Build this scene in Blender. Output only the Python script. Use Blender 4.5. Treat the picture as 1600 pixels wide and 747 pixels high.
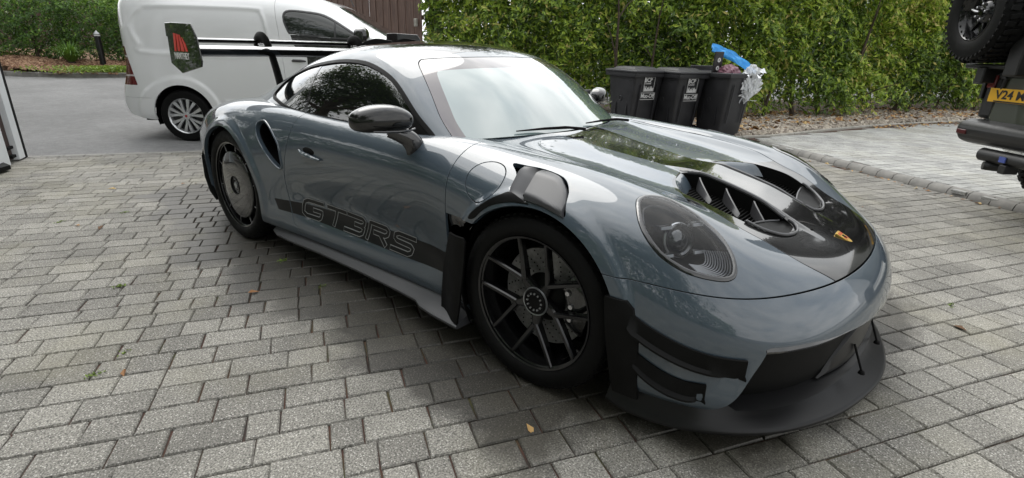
import bpy, bmesh, math, random
import numpy as np
from mathutils import Vector, Matrix
PI = math.pi
R = math.radians
random.seed(7); rng = np.random.default_rng(7)
for o in list(bpy.data.objects): bpy.data.objects.remove(o, do_unlink=True)
scene = bpy.context.scene
COL = scene.collection

# ------------------------------------------------------------ camera
CAM = np.array([1.08259172, -2.30905764, 1.25499487])
YAW, PITCH, ROLL, FPX = R(129.89002346), R(19.93522222), R(1.63237044), 818.3742197906938
def cam_axes():
    cy, sy, cp, sp = math.cos(YAW), math.sin(YAW), math.cos(PITCH), math.sin(PITCH)
    f = np.array([cy*cp, sy*cp, -sp]); r = np.array([sy, -cy, 0.]); u = np.cross(r, f)
    c, s = math.cos(ROLL), math.sin(ROLL)
    return c*r+s*u, -s*r+c*u, f
cr, cu, cf = cam_axes()
cd = bpy.data.cameras.new('camera'); cam = bpy.data.objects.new('camera', cd); COL.objects.link(cam)
cam.matrix_world = Matrix(((cr[0], cu[0], -cf[0], CAM[0]), (cr[1], cu[1], -cf[1], CAM[1]), (cr[2], cu[2], -cf[2], CAM[2]), (0, 0, 0, 1)))
cd.sensor_fit = 'HORIZONTAL'; cd.sensor_width = 36; cd.lens = FPX/1600*36
cd.clip_start = 0.05; cd.clip_end = 600
scene.camera = cam

# ------------------------------------------------------------ world: overcast sky with broken cloud
SUN_EL, SUN_AZ = 52, 150      # sun direction (azimuth from +x, counter-clockwise)
w = bpy.data.worlds.new('World'); scene.world = w; w.use_nodes = True
nt = w.node_tree; nt.nodes.clear()
out = nt.nodes.new('ShaderNodeOutputWorld'); bg = nt.nodes.new('ShaderNodeBackground')
sky = nt.nodes.new('ShaderNodeTexSky'); sky.sky_type = 'NISHITA'; sky.sun_disc = False
sky.sun_elevation = R(SUN_EL); sky.sun_rotation = R(90-SUN_AZ); sky.dust_density = 3; sky.air_density = 1.2
tc = nt.nodes.new('ShaderNodeTexCoord'); mp = nt.nodes.new('ShaderNodeMapping'); mp.inputs['Scale'].default_value = (1, 1, 2.2)
nz = nt.nodes.new('ShaderNodeTexNoise'); nz.inputs['Scale'].default_value = 2.3; nz.inputs['Detail'].default_value = 7; nz.inputs['Roughness'].default_value = .58
rp = nt.nodes.new('ShaderNodeValToRGB'); rp.color_ramp.elements[0].position = .30; rp.color_ramp.elements[1].position = .50
rp.color_ramp.elements[0].color = (.55, .55, .55, 1)
cl = nt.nodes.new('ShaderNodeTexNoise'); cl.inputs['Scale'].default_value = 4.2; cl.inputs['Detail'].default_value = 5
cr2 = nt.nodes.new('ShaderNodeValToRGB'); cr2.color_ramp.elements[0].color = (6.7, 6.9, 7.0, 1); cr2.color_ramp.elements[1].color = (9.5, 9.5, 9.4, 1)
cr2.color_ramp.elements[0].position = .35; cr2.color_ramp.elements[1].position = .65
mx = nt.nodes.new('ShaderNodeMixRGB')
L = nt.links.new
L(tc.outputs['Generated'], mp.inputs[0]); L(mp.outputs[0], nz.inputs[0]); L(mp.outputs[0], cl.inputs[0])
L(nz.outputs[0], rp.inputs[0]); L(rp.outputs[0], mx.inputs[0]); L(sky.outputs[0], mx.inputs[1])
L(cl.outputs[0], cr2.inputs[0]); L(cr2.outputs[0], mx.inputs[2]); # thin cloud glows brighter round the veiled sun
geo = nt.nodes.new('ShaderNodeVectorMath'); geo.operation = 'DOT_PRODUCT'; L(tc.outputs['Generated'], geo.inputs[0])
geo.inputs[1].default_value = (math.cos(R(SUN_EL))*math.cos(R(SUN_AZ)), math.cos(R(SUN_EL))*math.sin(R(SUN_AZ)), math.sin(R(SUN_EL)))
gr_ = nt.nodes.new('ShaderNodeMapRange'); gr_.interpolation_type = 'SMOOTHSTEP'; gr_.inputs[1].default_value = .35; gr_.inputs[2].default_value = 1.0; gr_.inputs[3].default_value = .80; gr_.inputs[4].default_value = 1.75
L(geo.outputs['Value'], gr_.inputs[0]); mg = nt.nodes.new('ShaderNodeVectorMath'); mg.operation = 'SCALE'; L(mx.outputs[0], mg.inputs[0]); L(gr_.outputs[0], mg.inputs['Scale'])
L(mg.outputs[0], bg.inputs[0])
bg.inputs[1].default_value = .105
L(bg.outputs[0], out.inputs[0])
sd = bpy.data.lights.new('sun', 'SUN'); sd.energy = .62; sd.angle = R(38); sd.color = (1, .97, .92)
so = bpy.data.objects.new('sun', sd); COL.objects.link(so)
sv = Vector((math.cos(R(SUN_EL))*math.cos(R(SUN_AZ)), math.cos(R(SUN_EL))*math.sin(R(SUN_AZ)), math.sin(R(SUN_EL))))
so.rotation_euler = sv.to_track_quat('Z', 'Y').to_euler(); so.location = (0, 0, 20)
vs = scene.view_settings; vs.view_transform = 'Standard'; vs.look = 'None'; vs.gamma = 1; vs.exposure = 0.92; vs.use_curve_mapping = False
scene.render.engine = 'CYCLES'

# ------------------------------------------------------------ helpers
def thing(name, label, cat, loc=(0, 0, 0), rotz=0, group=None):
    o = bpy.data.objects.new(name, None); COL.objects.link(o); o.location = loc; o.rotation_euler = (0, 0, rotz)
    o.empty_display_size = .1
    return tag(o, label, cat, group)
def tag(o, label=None, cat=None, group=None, kind=None):
    if label: o['label'] = label
    if cat: o['category'] = cat
    if group: o['group'] = group
    if kind: o['kind'] = kind
    return o
def new_mesh(name, V, F, mat, parent=None, smooth=True, normals=None, angle=None):
    me = bpy.data.meshes.new(name)
    me.from_pydata([tuple(map(float, v)) for v in V], [], [tuple(int(i) for i in f) for f in F]); me.update()
    if normals is not None:
        me.shade_smooth()
        me.normals_split_custom_set_from_vertices([tuple(map(float, n)) for n in normals])
    elif smooth:
        me.shade_smooth()
        me.set_sharp_from_angle(angle=R(angle if angle else 35))
    o = bpy.data.objects.new(name, me); COL.objects.link(o)
    if mat is not None:
        for m in (mat if isinstance(mat, (list, tuple)) else [mat]): me.materials.append(m)
    if parent is not None: o.parent = parent
    return o
def obj(name, bm, mat, parent=None, smooth=True, angle=35, bevel=0):
    bmesh.ops.recalc_face_normals(bm, faces=bm.faces[:])
    me = bpy.data.meshes.new(name); bm.to_mesh(me); bm.free()
    if smooth:
        me.shade_smooth(); me.set_sharp_from_angle(angle=R(angle))
    o = bpy.data.objects.new(name, me); COL.objects.link(o)
    if mat is not None:
        for m in (mat if isinstance(mat, (list, tuple)) else [mat]): me.materials.append(m)
    if parent is not None: o.parent = parent
    if bevel:
        b = o.modifiers.new('bevel', 'BEVEL'); b.width = bevel; b.segments = 2; b.limit_method = 'ANGLE'; b.angle_limit = R(35)
    return o
def BM(): return bmesh.new()
def add_box(bm, c, s, rot=None, mi=0):
    c = Vector(c); vs_ = []
    for dx in (-.5, .5):
        for dy in (-.5, .5):
            for dz in (-.5, .5):
                v = Vector((dx*s[0], dy*s[1], dz*s[2]))
                if rot is not None: v = rot @ v
                vs_.append(bm.verts.new(c+v))
    for f in ((0, 1, 3, 2), (4, 6, 7, 5), (0, 4, 5, 1), (2, 3, 7, 6), (0, 2, 6, 4), (1, 5, 7, 3)):
        fc = bm.faces.new([vs_[i] for i in f]); fc.material_index = mi
    return vs_
def add_tube(bm, pts, rad, n=10, caps=True, mi=0, flat=1.0):
    pts = [Vector(p) for p in pts]; rads = rad if isinstance(rad, (list, tuple)) else [rad]*len(pts)
    rings = []; prev = None
    for i, p in enumerate(pts):
        t = (pts[min(i+1, len(pts)-1)]-pts[max(i-1, 0)]).normalized()
        if prev is None:
            a = Vector((0, 0, 1)) if abs(t.z) < .9 else Vector((1, 0, 0))
            x = t.cross(a).normalized()
        else: x = (prev-t*prev.dot(t)).normalized()
        prev = x; y = t.cross(x)
        rings.append([bm.verts.new(p+(x*math.cos(2*PI*k/n)*flat+y*math.sin(2*PI*k/n))*rads[i]) for k in range(n)])
    for a, b in zip(rings, rings[1:]):
        for k in range(n):
            bm.faces.new((a[k], a[(k+1) % n], b[(k+1) % n], b[k])).material_index = mi
    if caps:
        bm.faces.new(rings[0][::-1]).material_index = mi; bm.faces.new(rings[-1]).material_index = mi
def add_lathe(bm, prof, c=(0, 0, 0), n=48, axis='y', closed=False, mi=0, a0=0, a1=2*PI):
    """prof: list of (radius, along)"""
    full = abs(a1-a0-2*PI) < 1e-6; m = n if full else n+1
    rings = []
    for r, h in prof:
        ring = []
        for k in range(m):
            a = a0+(a1-a0)*k/n; u, v = r*math.cos(a), r*math.sin(a)
            p = {'y': (u, h, v), 'z': (u, v, h), 'x': (h, u, v)}[axis]
            ring.append(bm.verts.new((p[0]+c[0], p[1]+c[1], p[2]+c[2])))
        rings.append(ring)
    pr = list(zip(rings, rings[1:]))
    if closed: pr.append((rings[-1], rings[0]))
    for a, b in pr:
        for k in range(n if full else n):
            k2 = (k+1) % m
            bm.faces.new((a[k], a[k2], b[k2], b[k])).material_index = mi
def add_prism(bm, poly, d0, d1, f, mi=0):
    """poly 2d points; f(u,v,d)->3d"""
    A = [bm.verts.new(f(u, v, d0)) for u, v in poly]; B = [bm.verts.new(f(u, v, d1)) for u, v in poly]
    bm.faces.new(A[::-1]).material_index = mi; bm.faces.new(B).material_index = mi
    n = len(poly)
    for i in range(n):
        bm.faces.new((A[i], A[(i+1) % n], B[(i+1) % n], B[i])).material_index = mi
def spl(pts, n=8, closed=False):
    """Catmull-Rom through 2d/3d points"""
    P = np.array(pts, float); m = len(P); o = []
    rngk = range(m if closed else m-1)
    for i in rngk:
        if closed: a, b, c, d = P[(i-1) % m], P[i], P[(i+1) % m], P[(i+2) % m]
        else: a, b, c, d = P[max(i-1, 0)], P[i], P[i+1], P[min(i+2, m-1)]
        for k in range(n):
            t = k/n
            o.append(.5*((2*b)+(-a+c)*t+(2*a-5*b+4*c-d)*t*t+(-a+3*b-3*c+d)*t**3))
    if not closed: o.append(P[-1])
    return np.array(o)

# ------------------------------------------------------------ materials
def mat(name, col=(.5, .5, .5), rough=.5, metal=0, coat=0, spec=.5, ior=None, trans=0, coat_rough=.03, emit=None, alpha=None):
    m = bpy.data.materials.new(name); m.use_nodes = True; b = m.node_tree.nodes['Principled BSDF']
    b.inputs['Base Color'].default_value = (*col, 1); b.inputs['Roughness'].default_value = rough; b.inputs['Metallic'].default_value = metal
    b.inputs['Coat Weight'].default_value = coat; b.inputs['Coat Roughness'].default_value = coat_rough
    b.inputs['Specular IOR Level'].default_value = spec; b.inputs['Transmission Weight'].default_value = trans
    if ior: b.inputs['IOR'].default_value = ior
    if alpha is not None: b.inputs['Alpha'].default_value = alpha
    if emit: b.inputs['Emission Color'].default_value = (*emit[0], 1); b.inputs['Emission Strength'].default_value = emit[1]
    return m
def P(m): return m.node_tree.nodes['Principled BSDF']
def node(m, t, **kw):
    n = m.node_tree.nodes.new(t)
    for k, v in kw.items(): setattr(n, k, v)
    return n
def lk(m, a, b): m.node_tree.links.new(a, b)
def noise(m, scale, detail=4, rough=.55, coord='Object', vec=None):
    t = node(m, 'ShaderNodeTexCoord') if vec is None else None
    n = node(m, 'ShaderNodeTexNoise'); n.inputs['Scale'].default_value = scale; n.inputs['Detail'].default_value = detail; n.inputs['Roughness'].default_value = rough
    lk(m, t.outputs[coord] if vec is None else vec, n.inputs['Vector']); return n.outputs[0]
def ramp(m, src, stops):
    r = node(m, 'ShaderNodeValToRGB'); e = r.color_ramp.elements
    e[0].position, e[0].color = stops[0][0], (*stops[0][1], 1); e[1].position, e[1].color = stops[-1][0], (*stops[-1][1], 1)
    for p_, c_ in stops[1:-1]:
        q = e.new(p_); q.color = (*c_, 1)
    lk(m, src, r.inputs[0]); return r.outputs[0]
def g3(v): return (v, v, v)
def mixc(m, fac, a, b, mode='MIX'):
    n = node(m, 'ShaderNodeMixRGB', blend_type=mode)
    for i, x in ((0, fac), (1, a), (2, b)):
        if isinstance(x, (int, float)): n.inputs[i].default_value = x
        elif isinstance(x, tuple): n.inputs[i].default_value = (*x, 1)
        else: lk(m, x, n.inputs[i])
    return n.outputs[0]
def math_(m, op, a, b=0.):
    n = node(m, 'ShaderNodeMath', operation=op)
    for i, x in ((0, a), (1, b)):
        if isinstance(x, (int, float)): n.inputs[i].default_value = x
        else: lk(m, x, n.inputs[i])
    return n.outputs[0]
def bump(m, src, strength=.3, dist=.01):
    b = node(m, 'ShaderNodeBump'); b.inputs['Strength'].default_value = strength; b.inputs['Distance'].default_value = dist
    lk(m, src, b.inputs['Height']); lk(m, b.outputs[0], P(m).inputs['Normal']); return b
def vary(m, scale, lo, hi, rlo=None, rhi=None, detail=5):
    n = noise(m, scale, detail); lk(m, ramp(m, n, [(.3, lo), (.7, hi)]), P(m).inputs['Base Color'])
    if rlo is not None: lk(m, ramp(m, n, [(.3, g3(rlo)), (.7, g3(rhi))]), P(m).inputs['Roughness'])
    return n
# ============================================================ SETTING
UD = np.array([.5, .8660254]); ND = np.array([-.8660254, .5])      # paving row direction / across the rows
ROADN = 5.10
def un(u, n, z=0.): return (UD[0]*u+ND[0]*n, UD[1]*u+ND[1]*n, z)
def road_z(n): return max(0, (n-ROADN))*.019
def attr_f(me, name, vals, dom='FACE'):
    a = me.attributes.new(name, 'FLOAT', dom); a.data.foreach_set('value', np.asarray(vals, dtype=np.float32))
def fast_mesh(name, V, F, m, parent=None, tint=None, smooth=False):
    V = np.asarray(V, np.float32).reshape(-1, 3); F = np.asarray(F, np.int32); k = F.shape[1]
    me = bpy.data.meshes.new(name); me.vertices.add(len(V)); me.vertices.foreach_set('co', V.ravel())
    me.loops.add(F.size); me.loops.foreach_set('vertex_index', F.ravel()); me.polygons.add(len(F))
    me.polygons.foreach_set('loop_start', np.arange(0, F.size, k, dtype=np.int32)); me.update(calc_edges=True); me.validate()
    if tint is not None: attr_f(me, 'tint', tint)
    (me.shade_smooth if smooth else me.shade_flat)()
    me.materials.append(m); o = bpy.data.objects.new(name, me); COL.objects.link(o)
    if parent is not None: o.parent = parent
    return o
def attr_node(m, name='tint'):
    a = node(m, 'ShaderNodeAttribute'); a.attribute_name = name; return a.outputs['Fac']
# ---- materials
def paving_mat(name, lo, hi, damp=True):
    m = mat(name, rough=.8); t = node(m, 'ShaderNodeTexCoord'); O = t.outputs['Object']
    tint = attr_node(m)
    base = ramp(m, tint, [(0, lo), (1, hi)])
    sp = noise(m, 150, 3, .7, vec=O); speck = ramp(m, sp, [(.36, g3(.35)), (.5, g3(.95)), (.64, g3(1.6))])
    c = mixc(m, 1., base, speck, 'MULTIPLY')
    sp2 = node(m, 'ShaderNodeTexVoronoi'); sp2.inputs['Scale'].default_value = 95; lk(m, O, sp2.inputs['Vector'])
    wh = ramp(m, sp2.outputs['Distance'], [(.16, g3(1.)), (.26, g3(0))]); c = mixc(m, math_(m, 'MULTIPLY', wh, .7), c, (.62, .60, .56))
    st = noise(m, 2.1, 6, .62, vec=O); c = mixc(m, 1., c, ramp(m, st, [(.32, g3(.74)), (.55, g3(1.0)), (.75, g3(1.12))]), 'MULTIPLY')
    ye = noise(m, .8, 5, .65, vec=O); c = mixc(m, math_(m, 'MULTIPLY', ramp(m, ye, [(.48, g3(0)), (.72, g3(1))]), .35), c, (.26, .24, .15))
    rough = .82
    if damp:
        # damp patch left round the washed car: capsules along its flank and nose
        sx = node(m, 'ShaderNodeSeparateXYZ'); lk(m, O, sx.inputs[0]); X, Y = sx.outputs[0], sx.outputs[1]
        def cap(a, b, r):
            ax, ay, bx, by = *a, *b; dx, dy = bx-ax, by-ay; L2 = dx*dx+dy*dy
            px_, py_ = math_(m, 'SUBTRACT', X, ax), math_(m, 'SUBTRACT', Y, ay)
            tt = math_(m, 'ADD', math_(m, 'MULTIPLY', px_, dx/L2), math_(m, 'MULTIPLY', py_, dy/L2))
            tt = math_(m, 'MINIMUM', math_(m, 'MAXIMUM', tt, 0.), 1.)
            ex = math_(m, 'SUBTRACT', px_, math_(m, 'MULTIPLY', tt, dx)); ey = math_(m, 'SUBTRACT', py_, math_(m, 'MULTIPLY', tt, dy))
            d = math_(m, 'SQRT', math_(m, 'ADD', math_(m, 'MULTIPLY', ex, ex), math_(m, 'MULTIPLY', ey, ey)))
            return math_(m, 'SUBTRACT', d, r)
        d = math_(m, 'MINIMUM', cap((-3.9, -.75), (-2.4, -.85), .42), cap((-2.4, -.9), (0, -.9), .47))
        d = math_(m, 'MINIMUM', d, cap((0, -.7), (.7, -.6), .33)); d = math_(m, 'MINIMUM', d, cap((.8, -.3), (.98, .9), .27))
        wn = noise(m, 2.6, 5, .6, vec=O); d = math_(m, 'ADD', d, math_(m, 'MULTIPLY', math_(m, 'SUBTRACT', wn, .5), .75))
        d = math_(m, 'ADD', d, math_(m, 'MULTIPLY', math_(m, 'SUBTRACT', tint, .5), .05))
        mask = ramp(m, math_(m, 'MULTIPLY', d, -6.), [(.0, g3(0)), (1., g3(1))])
        c = mixc(m, math_(m, 'MULTIPLY', mask, .93), c, mixc(m, 1., c, (.22, .21, .195), 'MULTIPLY'))
        lk(m, ramp(m, mask, [(0, g3(.85)), (1, g3(.52))]), P(m).inputs['Roughness'])
    lk(m, c, P(m).inputs['Base Color'])
    b1 = noise(m, 150, 4, .7, vec=O); bump(m, b1, .5, .0016)
    return m
PAV = paving_mat('block_paving', (.160, .153, .137), (.250, .240, .214)); PAV2 = paving_mat('pale_block_paving', (.30, .30, .29), (.42, .42, .40), False)
JOINT = mat('joint_sand', (.05, .043, .035), .95); 
def _j():
    m = JOINT; n = noise(m, 5, 5); lk(m, ramp(m, n, [(.35, (.035, .028, .024)), (.5, (.075, .036, .026)), (.62, (.055, .05, .022)), (.8, (.08, .10, .03))]), P(m).inputs['Base Color'])
_j()
ASPH = mat('asphalt', rough=.9)
def _a():
    m = ASPH; n = noise(m, 140, 3, .7); a = ramp(m, n, [(.3, g3(.085)), (.5, g3(.15)), (.7, g3(.27))]); s = noise(m, .55, 6, .6)
    c = mixc(m, 1, a, ramp(m, s, [(.35, g3(.85)), (.65, g3(1.2))]), 'MULTIPLY'); s2 = noise(m, 9, 4, .6); c = mixc(m, 1, c, ramp(m, s2, [(.35, g3(.88)), (.6, g3(1.06))]), 'MULTIPLY')
    lk(m, c, P(m).inputs['Base Color']); bump(m, n, .6, .004)
_a()
KERB = mat('kerb_concrete', rough=.85); vary(KERB, 9, (.17, .165, .155), (.27, .26, .24)); bump(KERB, noise(KERB, 120, 3), .3, .002)
KERB2 = mat('edging_concrete', rough=.85); vary(KERB2, 9, (.26, .25, .22), (.38, .36, .32))
SOIL = mat('dark_soil', rough=.95); vary(SOIL, 12, (.05, .035, .024), (.12, .085, .055)); bump(SOIL, noise(SOIL, 60, 4), .8, .02)
MULCH = mat('bark_mulch', rough=.9)
def _m():
    m = MULCH; v = node(m, 'ShaderNodeTexVoronoi'); v.inputs['Scale'].default_value = 22; t = node(m, 'ShaderNodeTexCoord'); mp_ = node(m, 'ShaderNodeMapping'); mp_.inputs['Scale'].default_value = (1, 2, 1); lk(m, t.outputs['Object'], mp_.inputs[0]); lk(m, mp_.outputs[0], v.inputs['Vector'])
    lk(m, ramp(m, v.outputs['Color'], [(0, (.10, .055, .032)), (.5, (.26, .155, .095)), (1, (.42, .30, .20))]), P(m).inputs['Base Color']); bump(m, v.outputs['Distance'], .9, .03)
_m()
# ---- ground sheet to the horizon
bm = BM(); N_ = 40
S_ = 160
for i in range(2):
    pass
gv = [[bm.verts.new((-S_+2*S_*i/N_, -S_+2*S_*j/N_, -.09)) for j in range(N_+1)] for i in range(N_+1)]
for i in range(N_):
    for j in range(N_): bm.faces.new((gv[i][j], gv[i+1][j], gv[i+1][j+1], gv[i][j+1]))
tag(obj('ground', bm, ASPH, smooth=False), kind='structure')

# ---- block paving as real blocks
def lay(name, m, poly, n0, n1, u0, u1, z, pitch, lens, seed, kmin=.5):
    """blocks in rows along UD; poly = convex list of half planes (a,b,c): keep a*x+b*y>c"""
    rg = np.random.default_rng(seed); V = []; F = []; T = []; n = n0
    while n < n1:
        u = u0+rg.random()*.2
        while u < u1:
            L = rg.choice(lens); cx, cy, _ = un(u+L/2, n+pitch/2)
            if all(a*cx+b*cy > c for a, b, c in poly):
                g = .0027; j = rg.normal(0, .0020, (4, 2)); h = rg.normal(0, .0007); tl = rg.normal(0, .0006, 4)
                c4 = [(u+g, n+g), (u+L-g, n+g), (u+L-g, n+pitch-g), (u+g, n+pitch-g)]
                b = len(V); e = .0045
                for q, (uu, nn) in enumerate(c4):
                    du = e if q in (0, 3) else -e; dn = e if q in (0, 1) else -e
                    uu += j[q, 0]; nn += j[q, 1]*.6
                    zz = z+h+tl[q]
                    V.append(un(uu+du, nn+dn, zz)); 
                for q, (uu, nn) in enumerate(c4): V.append(un(uu+j[q, 0], nn+j[q, 1]*.6, z+h-.006))
                for q, (uu, nn) in enumerate(c4): V.append(un(uu+j[q, 0], nn+j[q, 1]*.6, z-.035))
                F.append((b, b+1, b+2, b+3)); t = rg.random(); T.append(t)
                for q in range(4):
                    r = (q+1) % 4; F.append((b+4+q, b+4+r, b+r, b+q)); F.append((b+8+q, b+8+r, b+4+r, b+4+q)); T += [t, t]
            u += L
        n += pitch
    o = fast_mesh(name, V, F, m, tint=T); return tag(o, kind='structure')
KA, KD = np.array([.25, 5.06]), np.array([.822, -.569]); KN = np.array([.569, .822])   # kerb line, its direction, and the far side normal
kc = float(KN @ KA)
dr = lay('driveway', PAV, [(-KN[0], -KN[1], -kc+.0)], -6.0, ROADN-.10, -6.5, 9.5, 0., .135, [.11, .16, .16, .22, .235], 3)
bay = lay('parking_bay', PAV2, [(KN[0], KN[1], kc+.10), (.93, -.36, -3.52)], -8.5, 5.0, -1, 17, .06, .135, [.11, .16, .16, .22, .235], 5)
def slab(name, pts, z, m, zb=None):
    bm = BM(); vs_ = [bm.verts.new((x, y, z(x, y) if callable(z) else z)) for x, y in pts]; bm.faces.new(vs_)
    o = obj(name, bm, m, smooth=False); tag(o, kind='structure'); return o
slab('joint_bed', [un(-7, -6.5)[:2], un(9.6, -6.5)[:2], un(9.6, ROADN-.1)[:2], un(-7, ROADN-.1)[:2]], -.012, JOINT)
bp = [KA-KD*9+KN*.05, KA+KD*7+KN*.05, KA+KD*7+KN*22, KA-KD*3+KN*22, KA-KD*9+KN*12]
slab('bay_bed', [tuple(q) for q in bp], .048, JOINT)
# edge course where the paving meets the road
bm = BM()
u = -6.0
while u < 10:
    c_ = un(u+.10, ROADN-.045); add_box(bm, (c_[0], c_[1], -.03), (.194, .095, .068), Matrix.Rotation(R(60), 3, 'Z')); u += .2
tag(obj('edge_course', bm, KERB, smooth=False, bevel=.005), kind='structure')
# ---- road, rising gently away
bm = BM(); rows_ = []
for i in range(41):
    nn = ROADN+.003+i*.4; rows_.append([bm.verts.new(un(u_, nn, road_z(nn)-.006)) for u_ in (-30, -15, -9.5, -5, 0, 5, 15, 30)])
for a, b in zip(rows_, rows_[1:]):
    for j in range(7): bm.faces.new((a[j], a[j+1], b[j+1], b[j]))
tag(obj('road', bm, ASPH, smooth=True), kind='structure')
# ---- kerbs
def kerb(name, pts, w, h, m, zf, seglen=.6, rnd=.03, inside_=1):
    P3 = spl(pts, 10); d = np.concatenate([[0], np.cumsum(np.linalg.norm(np.diff(P3, axis=0), axis=1))]); n = int(d[-1]/seglen); bm = BM()
    for k in range(n):
        s0, s1 = k*seglen+.004, (k+1)*seglen-.004; ring = []
        for s_ in (s0, s1):
            p = np.array([np.interp(s_, d, P3[:, i]) for i in range(2)]); q = np.array([np.interp(min(s_+.05, d[-1]), d, P3[:, i]) for i in range(2)])-np.array([np.interp(max(s_-.05, 0), d, P3[:, i]) for i in range(2)])
            q /= np.linalg.norm(q); nr = np.array([-q[1], q[0]])*inside_; z = zf(*p)
            prof = [(0, -.1), (0, h-rnd*1.2), (rnd*.35, h-rnd*.35), (rnd*1.2, h), (w-rnd, h), (w, h-.006), (w, -.1)]
            ring.append([bm.verts.new((p[0]+nr[0]*a, p[1]+nr[1]*a, z+b)) for a, b in prof])
        for j in range(6): bm.faces.new((ring[0][j], ring[0][j+1], ring[1][j+1], ring[1][j]))
        bm.faces.new(ring[0]); bm.faces.new(ring[1])
    return tag(obj(name, bm, m, angle=50), kind='structure')
kerb('bay_kerb', [tuple(KA-KD*1.75), tuple(KA), tuple(KA+KD*7)], .13, .068, KERB, lambda x, y: 0., .20, .055, 1)
BEDK = [(-1.75, 5.7), (-1.45, 6.25), (-1.12, 6.9), (-.80, 8.0), (-.36, 9.4), (.30, 11.0), (1.1, 12.6), (2.05, 14.1), (3.8, 15.2), (8, 16)]
kerb('bed_edging', BEDK, .06, .085, KERB2, lambda x, y: 0., .60, .01, 1)
LK = [(-19.6, -2.5), (-18.9, .05), (-18.35, .52), (-17.8, 1.1), (-17.4, 2.0), (-17.2, 3.2), (-17.3, 5.5)]
kerb('road_kerb', LK, .14, .12, KERB, lambda x, y: road_z(float(ND@np.array([x, y]))), .9, .03, 1)
# planting beds
def bed(name, front_, back, zf, zb, m, amp=.02):
    A = spl(front_, 8); B = spl(back, 8); n = 60; bm = BM(); G = []
    ra = np.linspace(0, 1, n); pa = np.array([[np.interp(t, np.linspace(0, 1, len(A)), A[:, i]) for i in (0, 1)] for t in ra]); pb = np.array([[np.interp(t, np.linspace(0, 1, len(B)), B[:, i]) for i in (0, 1)] for t in ra])
    rg = np.random.default_rng(4)
    for i in range(n):
        G.append([bm.verts.new((*(pa[i]+(pb[i]-pa[i])*t), (zf(*pa[i]))*(1-t)+zb(*pb[i])*t+rg.normal(0, amp)*(t > 0))) for t in np.linspace(0, 1, 9)])
    for a, b in zip(G, G[1:]):
        for j in range(8): bm.faces.new((a[j], a[j+1], b[j+1], b[j]))
    return tag(obj(name, bm, m), kind='structure')
HF = [(-7.95, 5.35), (-6.2, 6.0), (-4.4, 6.9), (-2.9, 7.6), (-2.05, 8.6), (-1.35, 10.2), (-.35, 12.4), (.8, 14.9), (2.6, 17.8), (6, 19.5)]
bed('planting_bed', BEDK, [(-9, 8), (-6, 9), (-4, 11), (-2.5, 15), (0, 20), (2, 22), (5, 23), (8, 24)], lambda x, y: .055, lambda x, y: .12, SOIL, .015)
bed('bark_bed', LK, [(-23, -4), (-23.4, 0), (-23, 2), (-22, 3.5), (-21.5, 6), (-21, 8)], lambda x, y: road_z(float(ND@np.array([x, y])))+.08, lambda x, y: .85, MULCH, .02)

# ---- foliage
def leaf_mat(name, stops, rough=.42, tr=.25):
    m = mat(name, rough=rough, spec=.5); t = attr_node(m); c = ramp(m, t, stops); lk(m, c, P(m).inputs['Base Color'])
    td = node(m, 'ShaderNodeBsdfTranslucent'); c2 = mixc(m, .5, c, (.25, .40, .04)); lk(m, c2, td.inputs[0])
    ms = node(m, 'ShaderNodeMixShader'); ms.inputs[0].default_value = tr; outn = [n for n in m.node_tree.nodes if n.type == 'OUTPUT_MATERIAL'][0]
    lk(m, P(m).outputs[0], ms.inputs[1]); lk(m, td.outputs[0], ms.inputs[2]); lk(m, ms.outputs[0], outn.inputs[0]); return m
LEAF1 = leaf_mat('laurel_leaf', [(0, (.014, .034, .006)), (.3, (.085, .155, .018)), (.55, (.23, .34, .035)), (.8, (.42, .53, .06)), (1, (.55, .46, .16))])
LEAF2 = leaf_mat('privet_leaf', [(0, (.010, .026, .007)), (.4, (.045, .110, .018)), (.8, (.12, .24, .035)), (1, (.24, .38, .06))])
LEAF3 = leaf_mat('tree_leaf', [(0, (.008, .016, .006)), (.5, (.018, .036, .010)), (1, (.045, .080, .02))])
STRAP = leaf_mat('strap_leaf', [(0, (.05, .12, .02)), (1, (.17, .32, .06))])
LIME = leaf_mat('lime_groundcover', [(0, (.10, .17, .02)), (1, (.30, .40, .06))])
BARK = mat('bark', rough=.9); vary(BARK, 25, (.035, .025, .018), (.10, .075, .055)); bump(BARK, noise(BARK, 40, 4), .6, .01)
DEADLEAF = mat('dead_leaf', rough=.8)
def _d():
    m = DEADLEAF; lk(m, ramp(m, attr_node(m), [(0, (.10, .05, .02)), (.4, (.27, .13, .05)), (.75, (.42, .25, .09)), (1, (.55, .42, .2))]), P(m).inputs['Base Color'])
_d()
def leaves(name, C, D, size, m, parent=None, tint=None, asp=.36, seed=1, fold=.25):
    """C centres (n,3); D outward directions (n,3); size (n,)"""
    rg = np.random.default_rng(seed); n = len(C)
    nrm = D+rg.normal(0, .55, (n, 3)); nrm /= np.linalg.norm(nrm, axis=1, keepdims=True)
    ax = rg.normal(0, 1, (n, 3))+np.array([0, 0, -.5]); ax -= nrm*(ax*nrm).sum(1, keepdims=True); ax /= np.linalg.norm(ax, axis=1, keepdims=True)
    sd_ = np.cross(nrm, ax); s = size[:, None]
    v0 = C-ax*s*.5; v3 = C+ax*s*.5-nrm*s*.10; w = s*asp*.5
    v1 = C+sd_*w-ax*s*.06+nrm*w*fold; v2 = C-sd_*w-ax*s*.06+nrm*w*fold
    V = np.stack([v0, v1, v3, v2], 1).reshape(-1, 3); i = np.arange(n)*4
    F = np.concatenate([np.stack([i, i+1, i+2], 1), np.stack([i, i+2, i+3], 1)])
    if tint is None: tint = rg.random(n)
    T = np.concatenate([tint, tint]); return fast_mesh(name, V, F, m, parent, T)
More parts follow.
